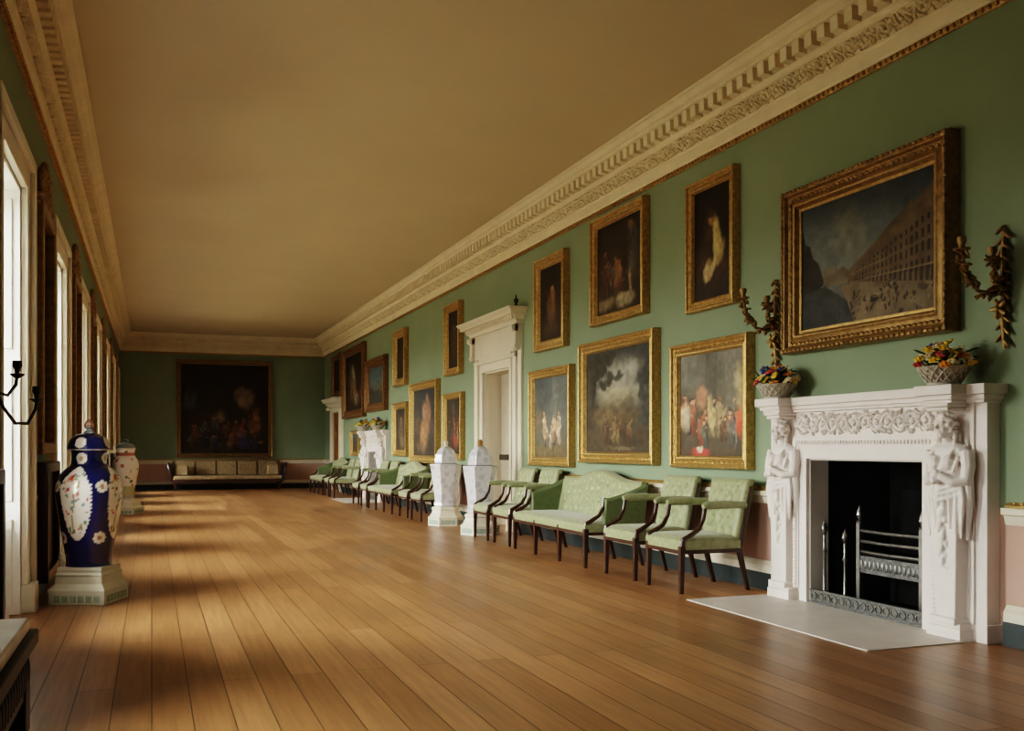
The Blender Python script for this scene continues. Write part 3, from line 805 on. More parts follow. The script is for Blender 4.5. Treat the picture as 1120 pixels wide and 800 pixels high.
a.p([(.40,.385),(1,.52),(1,.505),(.40,.375)],(0.12,0.085,0.045),.7).p([(.40,.33),(1,.335),(1,.32),(.40,.32)],(0.14,0.10,0.055),.7)
a.p([(0,0),(0,.30),(.21,.34),(.38,.20),(.45,0)],(0.030,0.032,0.030)).p([(.38,.20),(.33,.31),(.45,.32),(1,.20),(1,0),(.45,0)],(0.115,0.085,0.050))
a.people(70,.40,.97,.06,.26,.042,[(0.03,0.024,0.018),(0.05,0.035,0.022),(0.02,0.02,0.02),(0.14,0.11,0.07)],3,(0.12,0.08,0.05)).people(14,.05,.35,.08,.28,.03,[(0.05,0.04,0.03)],4,(0.06,0.045,0.03))
on_right(4.75,6.45,1.87,3.12,0.155,a,'large gilt-framed painting of a street lined by arcaded buildings, above the near fireplace',fm='gold_dark',depth=0.11,beads=True,liner='gold')
# B seated figure in pale coat
a = Art(76,110,(0.012,0.010,0.007),(0.018,0.014,0.009),(0.025,0.018,0.010),2)
a.e(.5,.30,.42,.20,(0.05,0.03,0.018),0,.8,.8).e(.45,.52,.2,.22,(0.035,0.02,0.012),.2,.9,.7)
a.e(.60,.52,.11,.2,(0.30,0.24,0.10),.15,.95,.5).e(.66,.42,.13,.11,(0.28,0.22,0.10),.4,.9,.5).e(.42,.27,.19,.075,(0.30,0.23,0.11),.5,.95,.5).e(.36,.22,.09,.07,(0.33,0.27,0.15),0,.8,.5)
a.e(.40,.5,.10,.2,(0.045,0.03,0.02),-.2,.9,.6).e(.47,.72,.085,.065,(0.24,0.13,0.06),0,1,.5).e(.47,.78,.12,.055,(0.035,0.018,0.010),0,.95,.5).e(.38,.20,.05,.03,(0.3,0.17,0.09),0,.9,.5)
on_right(7.17,7.97,2.38,3.56,0.10,a,'upper row painting of a seated figure in a pale coat, gilt frame',depth=0.08)
# C dark group
a = Art(96,92,(0.020,0.015,0.010),(0.035,0.025,0.016),(0.030,0.020,0.011),3)
a.people(8,.15,.85,.35,.55,.36,[(0.09,0.05,0.025),(0.12,0.05,0.02),(0.05,0.055,0.05),(0.14,0.09,0.05),(0.06,0.03,0.02)],7,(0.17,0.09,0.045))
a.e(.75,.88,.07,.05,(0.16,0.08,0.04),0,.9,.5).e(.80,.6,.10,.28,(0.06,0.06,0.06),0,.6,.6).e(.62,.12,.18,.07,(0.26,0.22,0.15),0,.8,.7).e(.20,.13,.16,.06,(0.18,0.14,0.08),0,.8,.7).e(.74,.28,.03,.16,(0.22,0.16,0.09),0,.8,.5)
on_right(8.78,10.06,2.50,3.68,0.11,a,'wider upper row painting of a dim crowd of standing figures',depth=0.09)
# D small upper
a = Art(48,70,(0.018,0.014,0.010),(0.024,0.017,0.011),(0.03,0.018,0.010),4)
a.e(.5,.42,.2,.22,(0.09,0.05,0.03),0,.9,.6).e(.55,.5,.09,.2,(0.16,0.08,0.035),.1,.8,.6).e(.52,.68,.07,.05,(0.2,0.11,0.05),0,1,.5).e(.5,.16,.3,.08,(0.06,0.04,0.02),0,.7,.7)
on_right(10.80,11.79,2.37,3.54,0.13,a,'small upright upper painting of one dim figure, right of the doorcase',depth=0.09)
# E crowd
a = Art(110,100,(0.13,0.125,0.10),(0.10,0.085,0.06),(0.055,0.04,0.026),5)
a.p([(.72,.35),(.72,1),(.86,1),(.86,.35)],(0.15,0.14,0.11),.7).p([(.4,.45),(.42,1),(.6,1),(.58,.45)],(0.075,0.068,0.052),.7).e(.15,.85,.2,.2,(0.17,0.17,0.14),0,.5,1)
a.people(20,.05,.95,.22,.48,.27,[(0.30,0.22,0.12),(0.05,0.06,0.07),(0.28,0.09,0.05),(0.07,0.05,0.035),(0.40,0.32,0.20),(0.12,0.07,0.04),(0.10,0.11,0.09)],12,(0.42,0.24,0.14))
a.e(.35,.57,.10,.11,(0.36,0.18,0.11),0,.8,.6).e(.52,.40,.06,.17,(0.42,0.32,0.16),.1,.85,.5).e(.08,.38,.08,.13,(0.42,0.34,0.24),0,.8,.6).e(.93,.34,.06,.14,(0.42,0.07,0.04),0,.9,.5).e(.92,.62,.07,.22,(0.45,0.36,0.2),0,.5,.8).e(.34,.04,.14,.05,(0.38,0.05,0.04),0,.9,.5).e(.32,.08,.04,.04,(0.5,0.4,0.28),0,.9,.5)
on_right(6.95,8.24,0.965,2.11,0.115,a,'lower row painting of a colourful crowd with red drapery, beside the near fireplace',depth=0.09)
# F landscape
a = Art(126,94,(0.045,0.047,0.045),(0.065,0.058,0.042),(0.045,0.036,0.022),6)
a.e(.55,.64,.34,.22,(0.19,0.185,0.15),0,.9,.7).e(.50,.55,.26,.10,(0.25,0.21,0.13),0,.7,.8).e(.66,.74,.16,.10,(0.22,0.215,0.18),.3,.7,.8)
for i in range(40):
    rg_ = random.Random(i); a.e(rg_.gauss(.20,.15), rg_.gauss(.82,.09), rg_.uniform(.04,.09), rg_.uniform(.025,.06), (0.032,0.031,0.022), rg_.uniform(-1,1), .9, .5)
for i in range(26):
    rg_ = random.Random(90+i); a.e(rg_.gauss(.93,.06), rg_.uniform(.3,.95), rg_.uniform(.04,.08), rg_.uniform(.04,.08), (0.036,0.036,0.032), 0, .9, .5)
a.e(.06,.5,.12,.5,(0.036,0.034,0.028),0,.9,.6).e(.15,.62,.025,.25,(0.03,0.022,0.014),-.15,.9,.4).e(.45,.34,.34,.13,(0.10,0.068,0.034),0,.85,.6).e(.5,.12,.6,.14,(0.05,0.036,0.022),0,.85,.6).e(.66,.44,.10,.08,(0.07,0.055,0.035),0,.8,.5)
a.people(10,.28,.72,.16,.32,.15,[(0.13,0.08,0.04),(0.10,0.05,0.03),(0.17,0.12,0.06),(0.06,0.05,0.04)],9,(0.2,0.13,0.07)).e(.55,.05,.16,.02,(0.14,0.10,0.055),0,.8,.8)
on_right(8.56,10.36,0.98,2.33,0.125,a,'largest lower row painting, a wooded landscape with pale evening sky',depth=0.10)
# G small group
a = Art(88,90,(0.075,0.085,0.085),(0.11,0.115,0.10),(0.085,0.065,0.035),7)
a.e(.6,.70,.09,.3,(0.16,0.165,0.14),0,.6,.9).e(.2,.8,.25,.25,(0.06,0.068,0.068),0,.6,1).e(.15,.45,.14,.13,(0.16,0.11,0.06),0,.6,.8)
a.people(11,.22,.75,.24,.44,.24,[(0.45,0.34,0.25),(0.5,0.42,0.32),(0.38,0.24,0.15),(0.30,0.22,0.14)],5,(0.48,0.30,0.18)).people(5,.2,.7,.14,.2,.12,[(0.04,0.03,0.025),(0.06,0.04,0.03)],6)
a.e(.5,.05,.5,.09,(0.12,0.085,0.04),0,.8,.8)
on_right(10.63,11.97,0.92,2.14,0.115,a,'lower row painting of pale figures under a blue-grey sky, nearest the doorcase on its right',depth=0.09)
# H upper behind doorcase
a = Art(44,70,(0.016,0.012,0.009),(0.022,0.016,0.011),(0.02,0.014,0.009),8)
a.e(.5,.45,.22,.3,(0.05,0.03,0.02),0,.8,.8).e(.5,.7,.08,.05,(0.12,0.07,0.035),0,.8,.6)
on_right(15.05,15.9,2.34,3.52,0.13,a,'dark upper painting in carved gilt frame, just left of the doorcase cornice',depth=0.10)
# I
a = Art(56,70,(0.03,0.024,0.018),(0.04,0.025,0.017),(0.035,0.02,0.012),9)
a.people(9,.15,.85,.3,.55,.26,[(0.16,0.06,0.03),(0.20,0.11,0.05),(0.04,0.04,0.045),(0.22,0.17,0.10),(0.18,0.04,0.025)],11,(0.28,0.15,0.08)).e(.6,.22,.15,.10,(0.22,0.05,0.03),0,.8,.6).e(.45,.80,.10,.1,(0.10,0.08,0.06),0,.7,.8)
on_right(14.97,16.0,0.95,2.05,0.10,a,'lower painting of huddled reddish figures, just left of the doorcase',depth=0.09)
# J
a = Art(60,90,(0.038,0.040,0.042),(0.05,0.045,0.04),(0.04,0.028,0.018),10)
a.e(.45,.30,.14,.20,(0.32,0.17,0.08),.1,.9,.6).e(.62,.55,.12,.24,(0.24,0.12,0.07),-.15,.85,.6).e(.48,.64,.09,.14,(0.26,0.15,0.09),.2,.85,.6).e(.60,.84,.05,.08,(0.22,0.13,0.08),0,.8,.6).e(.3,.16,.2,.06,(0.12,0.08,0.045),0,.7,.7).e(.2,.45,.10,.18,(0.09,0.06,0.04),0,.8,.7)
on_right(16.39,18.26,0.87,2.35,0.14,a,'tall pale-gilt painting of flesh-toned figures left of the doorcase, largest beneath the upper row',depth=0.10)
# K
a = Art(44,64,(0.03,0.026,0.02),(0.04,0.03,0.022),(0.05,0.035,0.02),11)
a.e(.5,.45,.2,.28,(0.11,0.08,0.05),0,.8,.7).e(.5,.72,.08,.07,(0.2,0.13,0.08),0,.8,.6).e(.6,.2,.2,.12,(0.14,0.11,0.07),0,.7,.7)
on_right(18.58,19.70,0.98,2.05,0.13,a,'small lower gilt-framed painting beside the far fireplace, right of its flowers',depth=0.09)
# L
a = Art(40,64,(0.014,0.010,0.007),(0.018,0.013,0.009),(0.018,0.013,0.008),12)
a.e(.5,.5,.2,.3,(0.028,0.02,0.014),0,.8,.8)
on_right(18.65,19.62,2.38,3.5,0.16,a,'narrow near-black upper painting in ornate gilt frame, above the small lower painting',depth=0.10)
# M over far mantel
a = Art(76,64,(0.055,0.085,0.10),(0.085,0.105,0.10),(0.03,0.032,0.026),13)
a.e(.4,.75,.4,.2,(0.08,0.115,0.13),0,.7,.9).p([(0,.1),(0,.5),(.2,.42),(.35,.3),(.5,.36),(.7,.42),(1,.5),(1,.1)],(0.05,0.036,0.02)).e(.8,.4,.15,.12,(0.12,0.075,0.03),0,.7,.8).e(.5,.15,.5,.15,(0.04,0.045,0.045),0,.8,.8)
on_right(20.38,22.35,1.95,3.13,0.20,a,'gilt-framed painting with blue sky over the far fireplace',fm='gold_red',depth=0.12)
# N large dark
a = Art(80,70,(0.016,0.013,0.010),(0.026,0.020,0.014),(0.03,0.022,0.014),14)
a.e(.45,.55,.10,.22,(0.24,0.22,0.15),.2,.85,.6).e(.3,.5,.15,.3,(0.06,0.045,0.03),0,.8,.7).people(6,.2,.85,.2,.4,.3,DK,8,(0.16,0.1,0.05)).e(.6,.2,.12,.1,(0.16,0.14,0.12),0,.7,.7)
on_right(22.62,25.23,1.88,3.63,0.20,a,'largest dark painting high on the right wall, beyond the far fireplace',fm='gold_red',depth=0.12)
# O over the far door
a = Art(40,50,(0.014,0.011,0.008),(0.02,0.015,0.01),(0.02,0.014,0.009),15)
on_right(25.60,26.95,2.49,3.66,0.18,a,'very dark painting hanging over the far low doorcase',fm='gold_red',depth=0.10)
a = Art(36,44,(0.07,0.09,0.095),(0.06,0.05,0.035),(0.10,0.05,0.02),16)
on_right(23.3,24.3,0.95,1.58,0.10,a,'small low gilt painting to the left of the far fireplace',depth=0.08)
# end wall
a = Art(110,116,(0.010,0.008,0.005),(0.014,0.010,0.007),(0.017,0.012,0.008),17)
a.e(.72,.62,.09,.10,(0.10,0.075,0.045),.3,.7,.9).e(.84,.36,.06,.14,(0.10,0.05,0.025),0,.8,.7).e(.42,.40,.07,.05,(0.10,0.075,0.04),.3,.7,.8).e(.10,.58,.06,.10,(0.03,0.035,0.045),0,.7,.9)
a.people(16,.08,.92,.08,.30,.20,[(0.035,0.02,0.012),(0.05,0.025,0.014),(0.02,0.018,0.03),(0.06,0.018,0.012),(0.03,0.03,0.02)],21,(0.09,0.05,0.025)).e(.57,.16,.04,.12,(0.10,0.055,0.035),-.4,.7,.7).e(.73,.14,.05,.10,(0.02,0.02,0.06),0,.8,.7).e(.7,.24,.05,.04,(0.12,0.06,0.04),0,.7,.7)
a.I *= 1.9
make_painting('painting', (1.93, YE-0.002, 2.23), 0, 2.6, 2.72, 0.13, a, 'huge dark crowded painting filling the middle of the end wall', fm='gold_dark', depth=0.12, liner=None, cat='painting')

# ------------------------------------------------------------------ seat furniture
def tufted(y0, y1, z0, H, x0, rake, thick, nx, nz, cols, rows, bulge=0.03, curve=0.0):
    """upholstered back panel facing -x; H(p) height at p in 0..1"""
    m = MB()
    bt = []
    for r in range(rows):
        k = cols if r % 2 == 0 else cols-1
        for c_ in range(k):
            p = (c_+1)/(cols+1) if r % 2 == 0 else (c_+1.5)/(cols+1)
            bt.append((p, (r+1)/(rows+1)))
    W = y1-y0
    def P(i, j, back):
        p = i/(nx-1); q = j/(nz-1); z = z0 + q*(H(p)-z0); y = y0+p*W
        edge = (1-abs(2*p-1)**8)*(1-abs(2*q-1)**8)
        d = bulge*edge**0.5 if edge > 0 else 0
        if not back:
            for bp, bq in bt:
                bz = z0+bq*(H(bp)-z0); rr_ = ((y-(y0+bp*W))**2+(z-bz)**2)
                if rr_ < 0.01: d -= 0.034*math.exp(-rr_/0.00055)
            x = x0 - d
        else: x = x0 + thick
        return (x + rake*(z-z0), y, z)
    n = nx*nz
    vs = [P(i,j,False) for j in range(nz) for i in range(nx)] + [P(i,j,True) for j in range(nz) for i in range(nx)]
    fs = []
    for j in range(nz-1):
        for i in range(nx-1):
            a_ = j*nx+i; fs.append((a_, a_+nx, a_+nx+1, a_+1)); fs.append((n+a_, n+a_+1, n+a_+nx+1, n+a_+nx))
    for i in range(nx-1):
        fs.append((i, i+1, n+i+1, n+i)); t_ = (nz-1)*nx+i; fs.append((t_, n+t_, n+t_+1, t_+1))
    for j in range(nz-1):
        fs.append((j*nx, n+j*nx, n+(j+1)*nx, (j+1)*nx)); r_ = j*nx+nx-1; fs.append((r_, r_+nx, n+r_+nx, n+r_))
    m.add(vs, fs); return m

def seat_pad(x0, x1, y0, y1, z0, z1, dome=0.025, nx=10, ny=12):
    m = MB(); vs = []
    for j in range(ny):
        for i in range(nx):
            p = i/(nx-1); q = j/(ny-1); e = (1-abs(2*p-1)**6)*(1-abs(2*q-1)**6)
            vs.append((x0+p*(x1-x0), y0+q*(y1-y0), z1-0.012+(0.012+dome)*max(e,0)**0.4))
    n = nx*ny
    vs += [(x, y, z0) for x, y, z in vs]
    fs = []
    for j in range(ny-1):
        for i in range(nx-1):
            a_ = j*nx+i; fs.append((a_, a_+1, a_+nx+1, a_+nx)); fs.append((n+a_, n+a_+nx, n+a_+nx+1, n+a_+1))
    for i in range(nx-1):
        fs.append((i, n+i, n+i+1, i+1)); t_ = (ny-1)*nx+i; fs.append((t_, t_+1, n+t_+1, n+t_))
    for j in range(ny-1):
        fs.append((j*nx, (j+1)*nx, n+(j+1)*nx, n+j*nx)); r_ = j*nx+nx-1; fs.append((r_, n+r_, n+r_+nx, r_+nx))
    return m.add(vs, fs)

def arm_support(e, y, name='arm_support'):
    m = MB(); m.tube([(-0.285,y,0.37),(-0.275,y,0.425),(-0.215,y,0.455),(-0.14,y,0.50),(-0.095,y,0.58),(-0.08,y,0.67)],[0.022,0.022,0.021,0.019,0.018,0.019],8)
    m.build(name, 'mahog', e, smooth=0.7)

def make_chair():
    e = empty('armchair')
    seat_pad(-0.302, 0.25, -0.290, 0.290, 0.340, 0.43).build('seat', 'fabric', e, smooth=0.9, bevel=0.008)
    m = MB(); m.box(-0.30,-0.265,-0.29,0.29,0.312,0.345); m.box(0.22,0.255,-0.27,0.27,0.312,0.345)
    for s in (-1,1):
        lo, hi = sorted((s*0.29, s*0.258)); m.box(-0.27,0.24,lo,hi,0.312,0.345)
    m.build('seat_rail', 'mahog', e, bevel=0.004)
    for s in (-1,1):
        m = MB(); m.taper((-0.285,s*0.272,0.0),(0.015,0.015),(-0.28,s*0.27,0.375),(0.023,0.023)); m.build('leg', 'mahog', e, bevel=0.003)
        m = MB(); m.taper((0.335,s*0.255,0.0),(0.015,0.015),(0.245,s*0.262,0.34),(0.022,0.018)); m.taper((0.245,s*0.262,0.34),(0.022,0.018),(0.355,s*0.262,0.84),(0.014,0.014)); m.build('leg', 'mahog', e, bevel=0.003)
    tufted(-0.27,0.27,0.40,lambda p: 0.895, 0.225, 0.235, 0.045, 40, 36, 4, 5).build('backrest', 'fabric', e, smooth=0.9)
    m = MB(); m.hexa([(0.272,-0.262,0.41),(0.30,-0.262,0.41),(0.30,0.262,0.41),(0.272,0.262,0.41),(0.385,-0.262,0.885),(0.398,-0.262,0.885),(0.398,0.262,0.885),(0.385,0.262,0.885)])
    m.build('back_cover', 'fabric_shaded', e, label='outside of the chair back, coloured as in shade')
    for s in (-1,1):
        m = MB(); m.tube([(-0.10,s*0.288,0.685),(-0.06,s*0.288,0.695),(0.10,s*0.285,0.695),(0.30,s*0.272,0.69)],[0.022,0.033,0.034,0.028],10,1.1)
        m.build('armrest', 'fabric', e, smooth=0.9)
        arm_support(e, s*0.285)
    return e

def make_settee():
    e = empty('settee'); hl = 0.985
    seat_pad(-0.302, 0.25, -hl-0.002, hl+0.002, 0.340, 0.43, 0.02, 10, 30).build('seat', 'fabric', e, smooth=0.9, bevel=0.008)
    m = MB(); m.box(-0.30,-0.265,-hl,hl,0.312,0.345); m.box(0.22,0.255,-hl+.02,hl-.02,0.312,0.345)
    for s in (-1,1):
        lo, hi = sorted((s*hl, s*(hl-0.035))); m.box(-0.27,0.24,lo,hi,0.312,0.345)
    m.build('seat_rail', 'mahog', e, bevel=0.004)
    for y in (-0.965,-0.33,0.33,0.965):
        m = MB(); m.taper((-0.285,y,0.0),(0.016,0.016),(-0.28,y,0.375),(0.024,0.024)); m.build('leg', 'mahog', e, bevel=0.003)
        m = MB(); m.taper((0.335,y*.98,0.0),(0.016,0.016),(0.24,y*.98,0.36),(0.023,0.02)); m.build('leg', 'mahog', e, bevel=0.003)
    Hf = lambda p: 0.80 + 0.115*math.exp(-((p-.5)/.24)**2) + 0.02*abs(2*p-1)**3
    tufted(-hl+0.03,hl-0.03,0.40,Hf,0.225,0.235,0.05,120,30,12,4).build('backrest', 'fabric', e, smooth=0.9)
    tufted(-hl+0.035,hl-0.035,0.405,lambda p: Hf(p)-.012,0.285,0.235,0.018,30,8,1,1,bulge=-0.003).build('back_cover', 'fabric_shaded', e, smooth=0.9, label='outside of the settee back, coloured as in shade')
    for s in (-1,1):
        m = MB(); P = []
        prof = []
        for k in range(9):
            t_ = k/8; x = -0.09+0.44*t_; top = 0.665+0.14*t_**1.4
            prof.append((x, top))
        vs = []
        for x, top in prof:
            fl = 0.03+0.03*(top-0.6)/0.2
            vs += [(x, s*(hl-0.09), 0.39), (x, s*(hl-0.085+fl*.4), top-0.03), (x, s*(hl-0.05+fl), top), (x, s*(hl+fl), top-0.02), (x, s*(hl-0.005), 0.39)]
        fs = []; q = 5
        for k in range(8):
            for i in range(q):
                f_ = (k*q+i, (k+1)*q+i, (k+1)*q+(i+1)%q, k*q+(i+1)%q)
                fs.append(f_ if s > 0 else f_[::-1])
        fs += [tuple(range(q)) if s > 0 else tuple(range(q-1,-1,-1)), tuple(range(8*q+q-1,8*q-1,-1)) if s > 0 else tuple(range(8*q,8*q+q))]
        m.add(vs, fs); m.build('arm', 'fabric_shaded', e, smooth=0.9, bevel=0.012, seg=3, label='green upholstered arm sweeping up to the back')
        arm_support(e, s*(hl-0.02))
    return e

chair0 = make_chair(); settee0 = make_settee(); used = {}
GC = 'green silk armchairs along the right wall'; GS = 'green silk settees along the right wall'
def place(proto, x, y, label, cat, group, rz=0):
    o = proto if not used.get(proto.name) else copy_tree(proto)
    used[proto.name] = True
    o.location = (x, y, 0); o.rotation_euler = (0,0,rz); tag(o, label, cat, group); return o
CX = 4.19
for y, lab, r in ((7.07,'green tufted armchair nearest the viewer, beside the near fireplace',0),
               (7.88,'green tufted armchair second from the near fireplace, next to the settee',.03),
               (11.02,'green armchair immediately beyond the near settee',0),
               (11.79,'green armchair in front of the tall doorcase, second beyond the near settee',-.02),
               (15.05,'green armchair half hidden behind the pair of pale jars',0.02),
               (15.88,'green armchair second beyond the pair of pale jars',0),
               (19.10,'green armchair just beyond the middle settee, before the far fireplace',0),
               (19.92,'green armchair at the right jamb of the far fireplace',0),
               (22.72,'green armchair just past the far fireplace hearth',0),
               (23.45,'green armchair farthest away, beside the farthest settee',0)):
    place(chair0, CX, y, lab, 'armchair', GC, r)
for y, lab in ((9.52,'green tufted settee with humped back between near armchairs'), (17.55,'green settee in the middle distance between jars and far fireplace'), (24.85,'green settee farthest down the right wall near the end wall')):
    place(settee0, CX-0.03, y, lab, 'settee', GS)

# sofa on the end wall
e = empty('sofa', (1.96, 28.08, 0), label='long cream tapestry sofa under the huge painting on the end wall', cat='sofa')
m = MB(); m.box(-1.42,1.42,-0.36,0.30,0.29,0.40); m.build('seat', 'cream', e, bevel=0.03, seg=3)
m = MB(); m.box(-1.45,1.45,-0.35,0.32,0.20,0.29); m.build('seat_rail', 'mahog', e, bevel=0.01)
for i in range(5):
    w = 2.76/5; x = -1.38+(i+.5)*w
    m = MB(); m.hexa([(x-w/2+.012,0.16,0.40),(x+w/2-.012,0.16,0.40),(x+w/2-.012,0.30,0.40),(x-w/2+.012,0.30,0.40),(x-w/2+.012,0.28,0.80),(x+w/2-.012,0.28,0.80),(x+w/2-.012,0.38,0.80),(x-w/2+.012,0.38,0.80)])
    m.build('back_panel', 'cream', e, bevel=0.035, seg=3)
m = MB(); m.hexa([(-1.45,0.31,0.25),(1.45,0.31,0.25),(1.45,0.37,0.25),(-1.45,0.37,0.25),(-1.45,0.385,0.80),(1.45,0.385,0.80),(1.45,0.43,0.80),(-1.45,0.43,0.80)]); m.build('back_frame', 'cream', e, bevel=0.01)
for s in (-1,1):
    m = MB(); x = s*1.47
    m.tube([(x,-0.30,0.29),(x+s*.02,-0.32,0.42),(x+s*.05,-0.32,0.56),(x+s*.08,-0.3,0.66),(x+s*.07,-0.28,0.74),(x+s*.03,-0.27,0.70)],0.03,8)
    m.tube([(x,-0.30,0.27),(x,0.34,0.27)],0.03,8)
    m.hexa([(x-.03,-0.3,0.27),(x+.03,-0.3,0.27),(x+.03,0.36,0.27),(x-.03,0.36,0.27),(x+s*.05-.03,-0.28,0.68),(x+s*.05+.03,-0.28,0.68),(x+s*.05+.03,0.36,0.74),(x+s*.05-.03,0.36,0.74)])
    m.build('scroll_arm', 'mahog', e, smooth=0.6)
    for y in (-0.3,0.28):
        m = MB(); m.taper((s*1.36,y,0),(0.02,0.02),(s*1.38,y,0.21),(0.04,0.04)); m.build('leg', 'mahog', e)
for s, lab in ((-1,'small square cream cushion at the left end of the end-wall sofa'),(1,'small square cream cushion at the right end of the end-wall sofa')):
    m = MB(); m.hexa([(-.17,-.08,0),(.17,-.08,0),(.17,.08,0),(-.17,.08,0),(-.16,0.0,.29),(.16,0.0,.29),(.16,.13,.29),(-.16,.13,.29)])
    tag(m.build('cushion','cream',bevel=0.05,seg=4,loc=(1.96+s*1.20,27.93,0.402)), lab, 'cushion', 'cushions on the sofa')

# ------------------------------------------------------------------ porcelain
def vase_mesh(prof, n, colf, rot=0.0, seg=None):
    m = MB(); vs = []; cs = []
    P = []
    for i in range(len(prof)-1):
        (r0,z0),(r1,z1) = prof[i], prof[i+1]; k = max(1, int(abs(z1-z0)/0.008))
        for j in range(k): t_ = j/k; P.append((r0+(r1-r0)*t_, z0+(z1-z0)*t_))
    P.append(prof[-1])
    for r, z in P:
        for j in range(n):
            a_ = 2*math.pi*j/n; rr_ = r
            if seg:
                st = 2*math.pi/seg; b_ = (a_-rot) % st - st/2; rr_ = r*math.cos(st/2)/math.cos(b_)
            vs.append((rr_*math.cos(a_), rr_*math.sin(a_), z)); cs.append(colf(a_, z, r))
    k = len(P)
    fs = [(i*n+j, i*n+(j+1)%n, (i+1)*n+(j+1)%n, (i+1)*n+j) for i in range(k-1) for j in range(n)]
    fs += [tuple(range(n-1,-1,-1)), tuple(range((k-1)*n, k*n))]
    m.add(vs, fs, cs); return m
def smoothprof(pts, n=6):
    out = []
    for i in range(len(pts)-1):
        p0 = pts[max(i-1,0)]; p1 = pts[i]; p2 = pts[i+1]; p3 = pts[min(i+2,len(pts)-1)]
        for j in range(n):
            t = j/n
            out.append(tuple(0.5*((2*p1[k])+(-p0[k]+p2[k])*t+(2*p0[k]-5*p1[k]+4*p2[k]-p3[k])*t*t+(-p0[k]+3*p1[k]-3*p2[k]+p3[k])*t**3) for k in (0,1)))
    out.append(pts[-1]); return out

rgf = random.Random(11)
FLW = [(rgf.uniform(-.8,.8), rgf.uniform(-.9,.8), rgf.uniform(.04,.09), rgf.choice([(0.5,0.05,0.08),(0.55,0.12,0.2),(0.1,0.25,0.15),(0.2,0.3,0.35),(0.6,0.3,0.05),(0.12,0.22,0.1)])) for _ in range(46)]
def blue_col(a, z, r):
    WHT = (0.78,0.74,0.68); BLU = (0.010,0.014,0.085)
    c_ = BLU
    for k in range(4):
        ac = R(-113+90*k); d = (a-ac+math.pi) % (2*math.pi) - math.pi
        u = d*0.23/0.118; v = (z-0.47)/0.27
        wid = 1.0 if v > 0.1 else math.sqrt(max(0,1-((v-.1)/1.1)**2))*1.0
        wid = math.sqrt(max(0, 1-((v-.1)/.9)**2)) if v > .55 else wid
        if abs(v) < 1.02 and abs(u) < wid*(1+.04*math.sin(z*220)):
            c_ = WHT
            for fx, fz, fr_, fc in FLW:
                if (u-fx*wid)**2 + (v-fz)**2*3.2 < fr_**2*1.6: c_ = fc
            if abs(u-0.25*math.sin(v*3)) < 0.035 and abs(v) < .75: c_ = (0.35,0.26,0.08)
        am = R(-65+90*k); d2 = (a-am+math.pi) % (2*math.pi) - math.pi
        for zz in (0.595, 0.215):
            q = math.hypot(d2*r, z-zz); lim = 0.045*(1+.08*math.cos(8*math.atan2(z-zz, d2*r+1e-6)))
            if q < lim: c_ = (0.72,0.66,0.58) if q > 0.018 else (0.35,0.2,0.12)
        q = math.hypot(d*r, z-0.80)
        if q < 0.042: c_ = WHT if q > .016 else (0.5,0.3,0.2)
    return c_
def lid_blue(a, z, r):
    for k in range(4):
        d = (a-R(-113+90*k)+math.pi) % (2*math.pi) - math.pi
        if math.hypot(d*r, z-0.055) < 0.04 and z > 0.012: return (0.7,0.6,0.54)
    if z < 0.008: return (0.4,0.4,0.42)
    return (0.012,0.017,0.10)

VX, VY = -0.44, 8.02
rot = R(-22)
def square_plinth(name, loc, rz, label, group=None, s=0.225, h=0.30, ms='plinth'):
    e = empty(name, loc, rz, label=label, cat='plinth', group=group)
    m = MB(); m.box(-s,s,-s,s,0,0.10*h/.3)
    m.build('base', ms, e, bevel=0.004)
    b = 0.10*h/.3
    for q in range(4):
        p = MB()
        mat_ = Matrix.Rotation(q*math.pi/2, 3, 'Z')
        for i in range(6):
            c0 = -s*.8+i*s*1.6/5.6
            P = [Vector((c0+dx, -s-0.003+dy, z)) for dx, dy, z in ((0,0,b*.2),(s*.22,0,b*.2),(s*.22,0.004,b*.2),(0,0.004,b*.2),(0,0,b*.75),(s*.22,0,b*.75),(s*.22,0.004,b*.75),(0,0.004,b*.75))]
            p.hexa([mat_ @ v for v in P])
        p.build('fret_panel', 'plinth_panel', e)
    m = MB(); sq = 2**.5
    m.lathe([(s*1.02*sq, b),(s*1.02*sq, b+0.015),(s*.97*sq, b+0.03),(s*.84*sq, b+0.06),(s*.82*sq, h*.75),(s*.84*sq,h*.80),(s*.78*sq,h*.86),(s*.80*sq,h*.93),(s*.78*sq,h)], 4, (0,0,0), math.pi/4)
    m.build('moulded_top', ms, e)
    return e
pl = square_plinth('vase_plinth', (VX, VY, 0), rot, 'stepped grey-white plinth under the tall blue jar', 'vase plinths', 0.208, 0.27)
m = MB(); m.lathe([(0.012,0.27),(0.012,0.32),(0.024,0.33),(0.026,0.355),(0.0,0.36)], 10, (-0.15,-0.12,0)); m.build('corner_post', 'plinth', pl, smooth=0.6)
e = empty('blue_jar', (VX, VY, 0.271), label='tall cobalt blue lidded porcelain jar with white flowered panels, foreground left', cat='jar')
bp = smoothprof([(0.165,0.0),(0.160,0.03),(0.175,0.14),(0.205,0.32),(0.232,0.50),(0.236,0.58),(0.215,0.66),(0.165,0.72),(0.128,0.755),(0.122,0.82),(0.128,0.86)])
vase_mesh(bp, 120, blue_col).build('body', 'glaze', e, smooth=True)
lp = smoothprof([(0.150,0.0),(0.152,0.02),(0.142,0.05),(0.125,0.085),(0.08,0.115),(0.045,0.125)])
vase_mesh(lp, 80, lid_blue).build('lid', 'glaze', e, smooth=0.8, loc=(0,0,0.862))
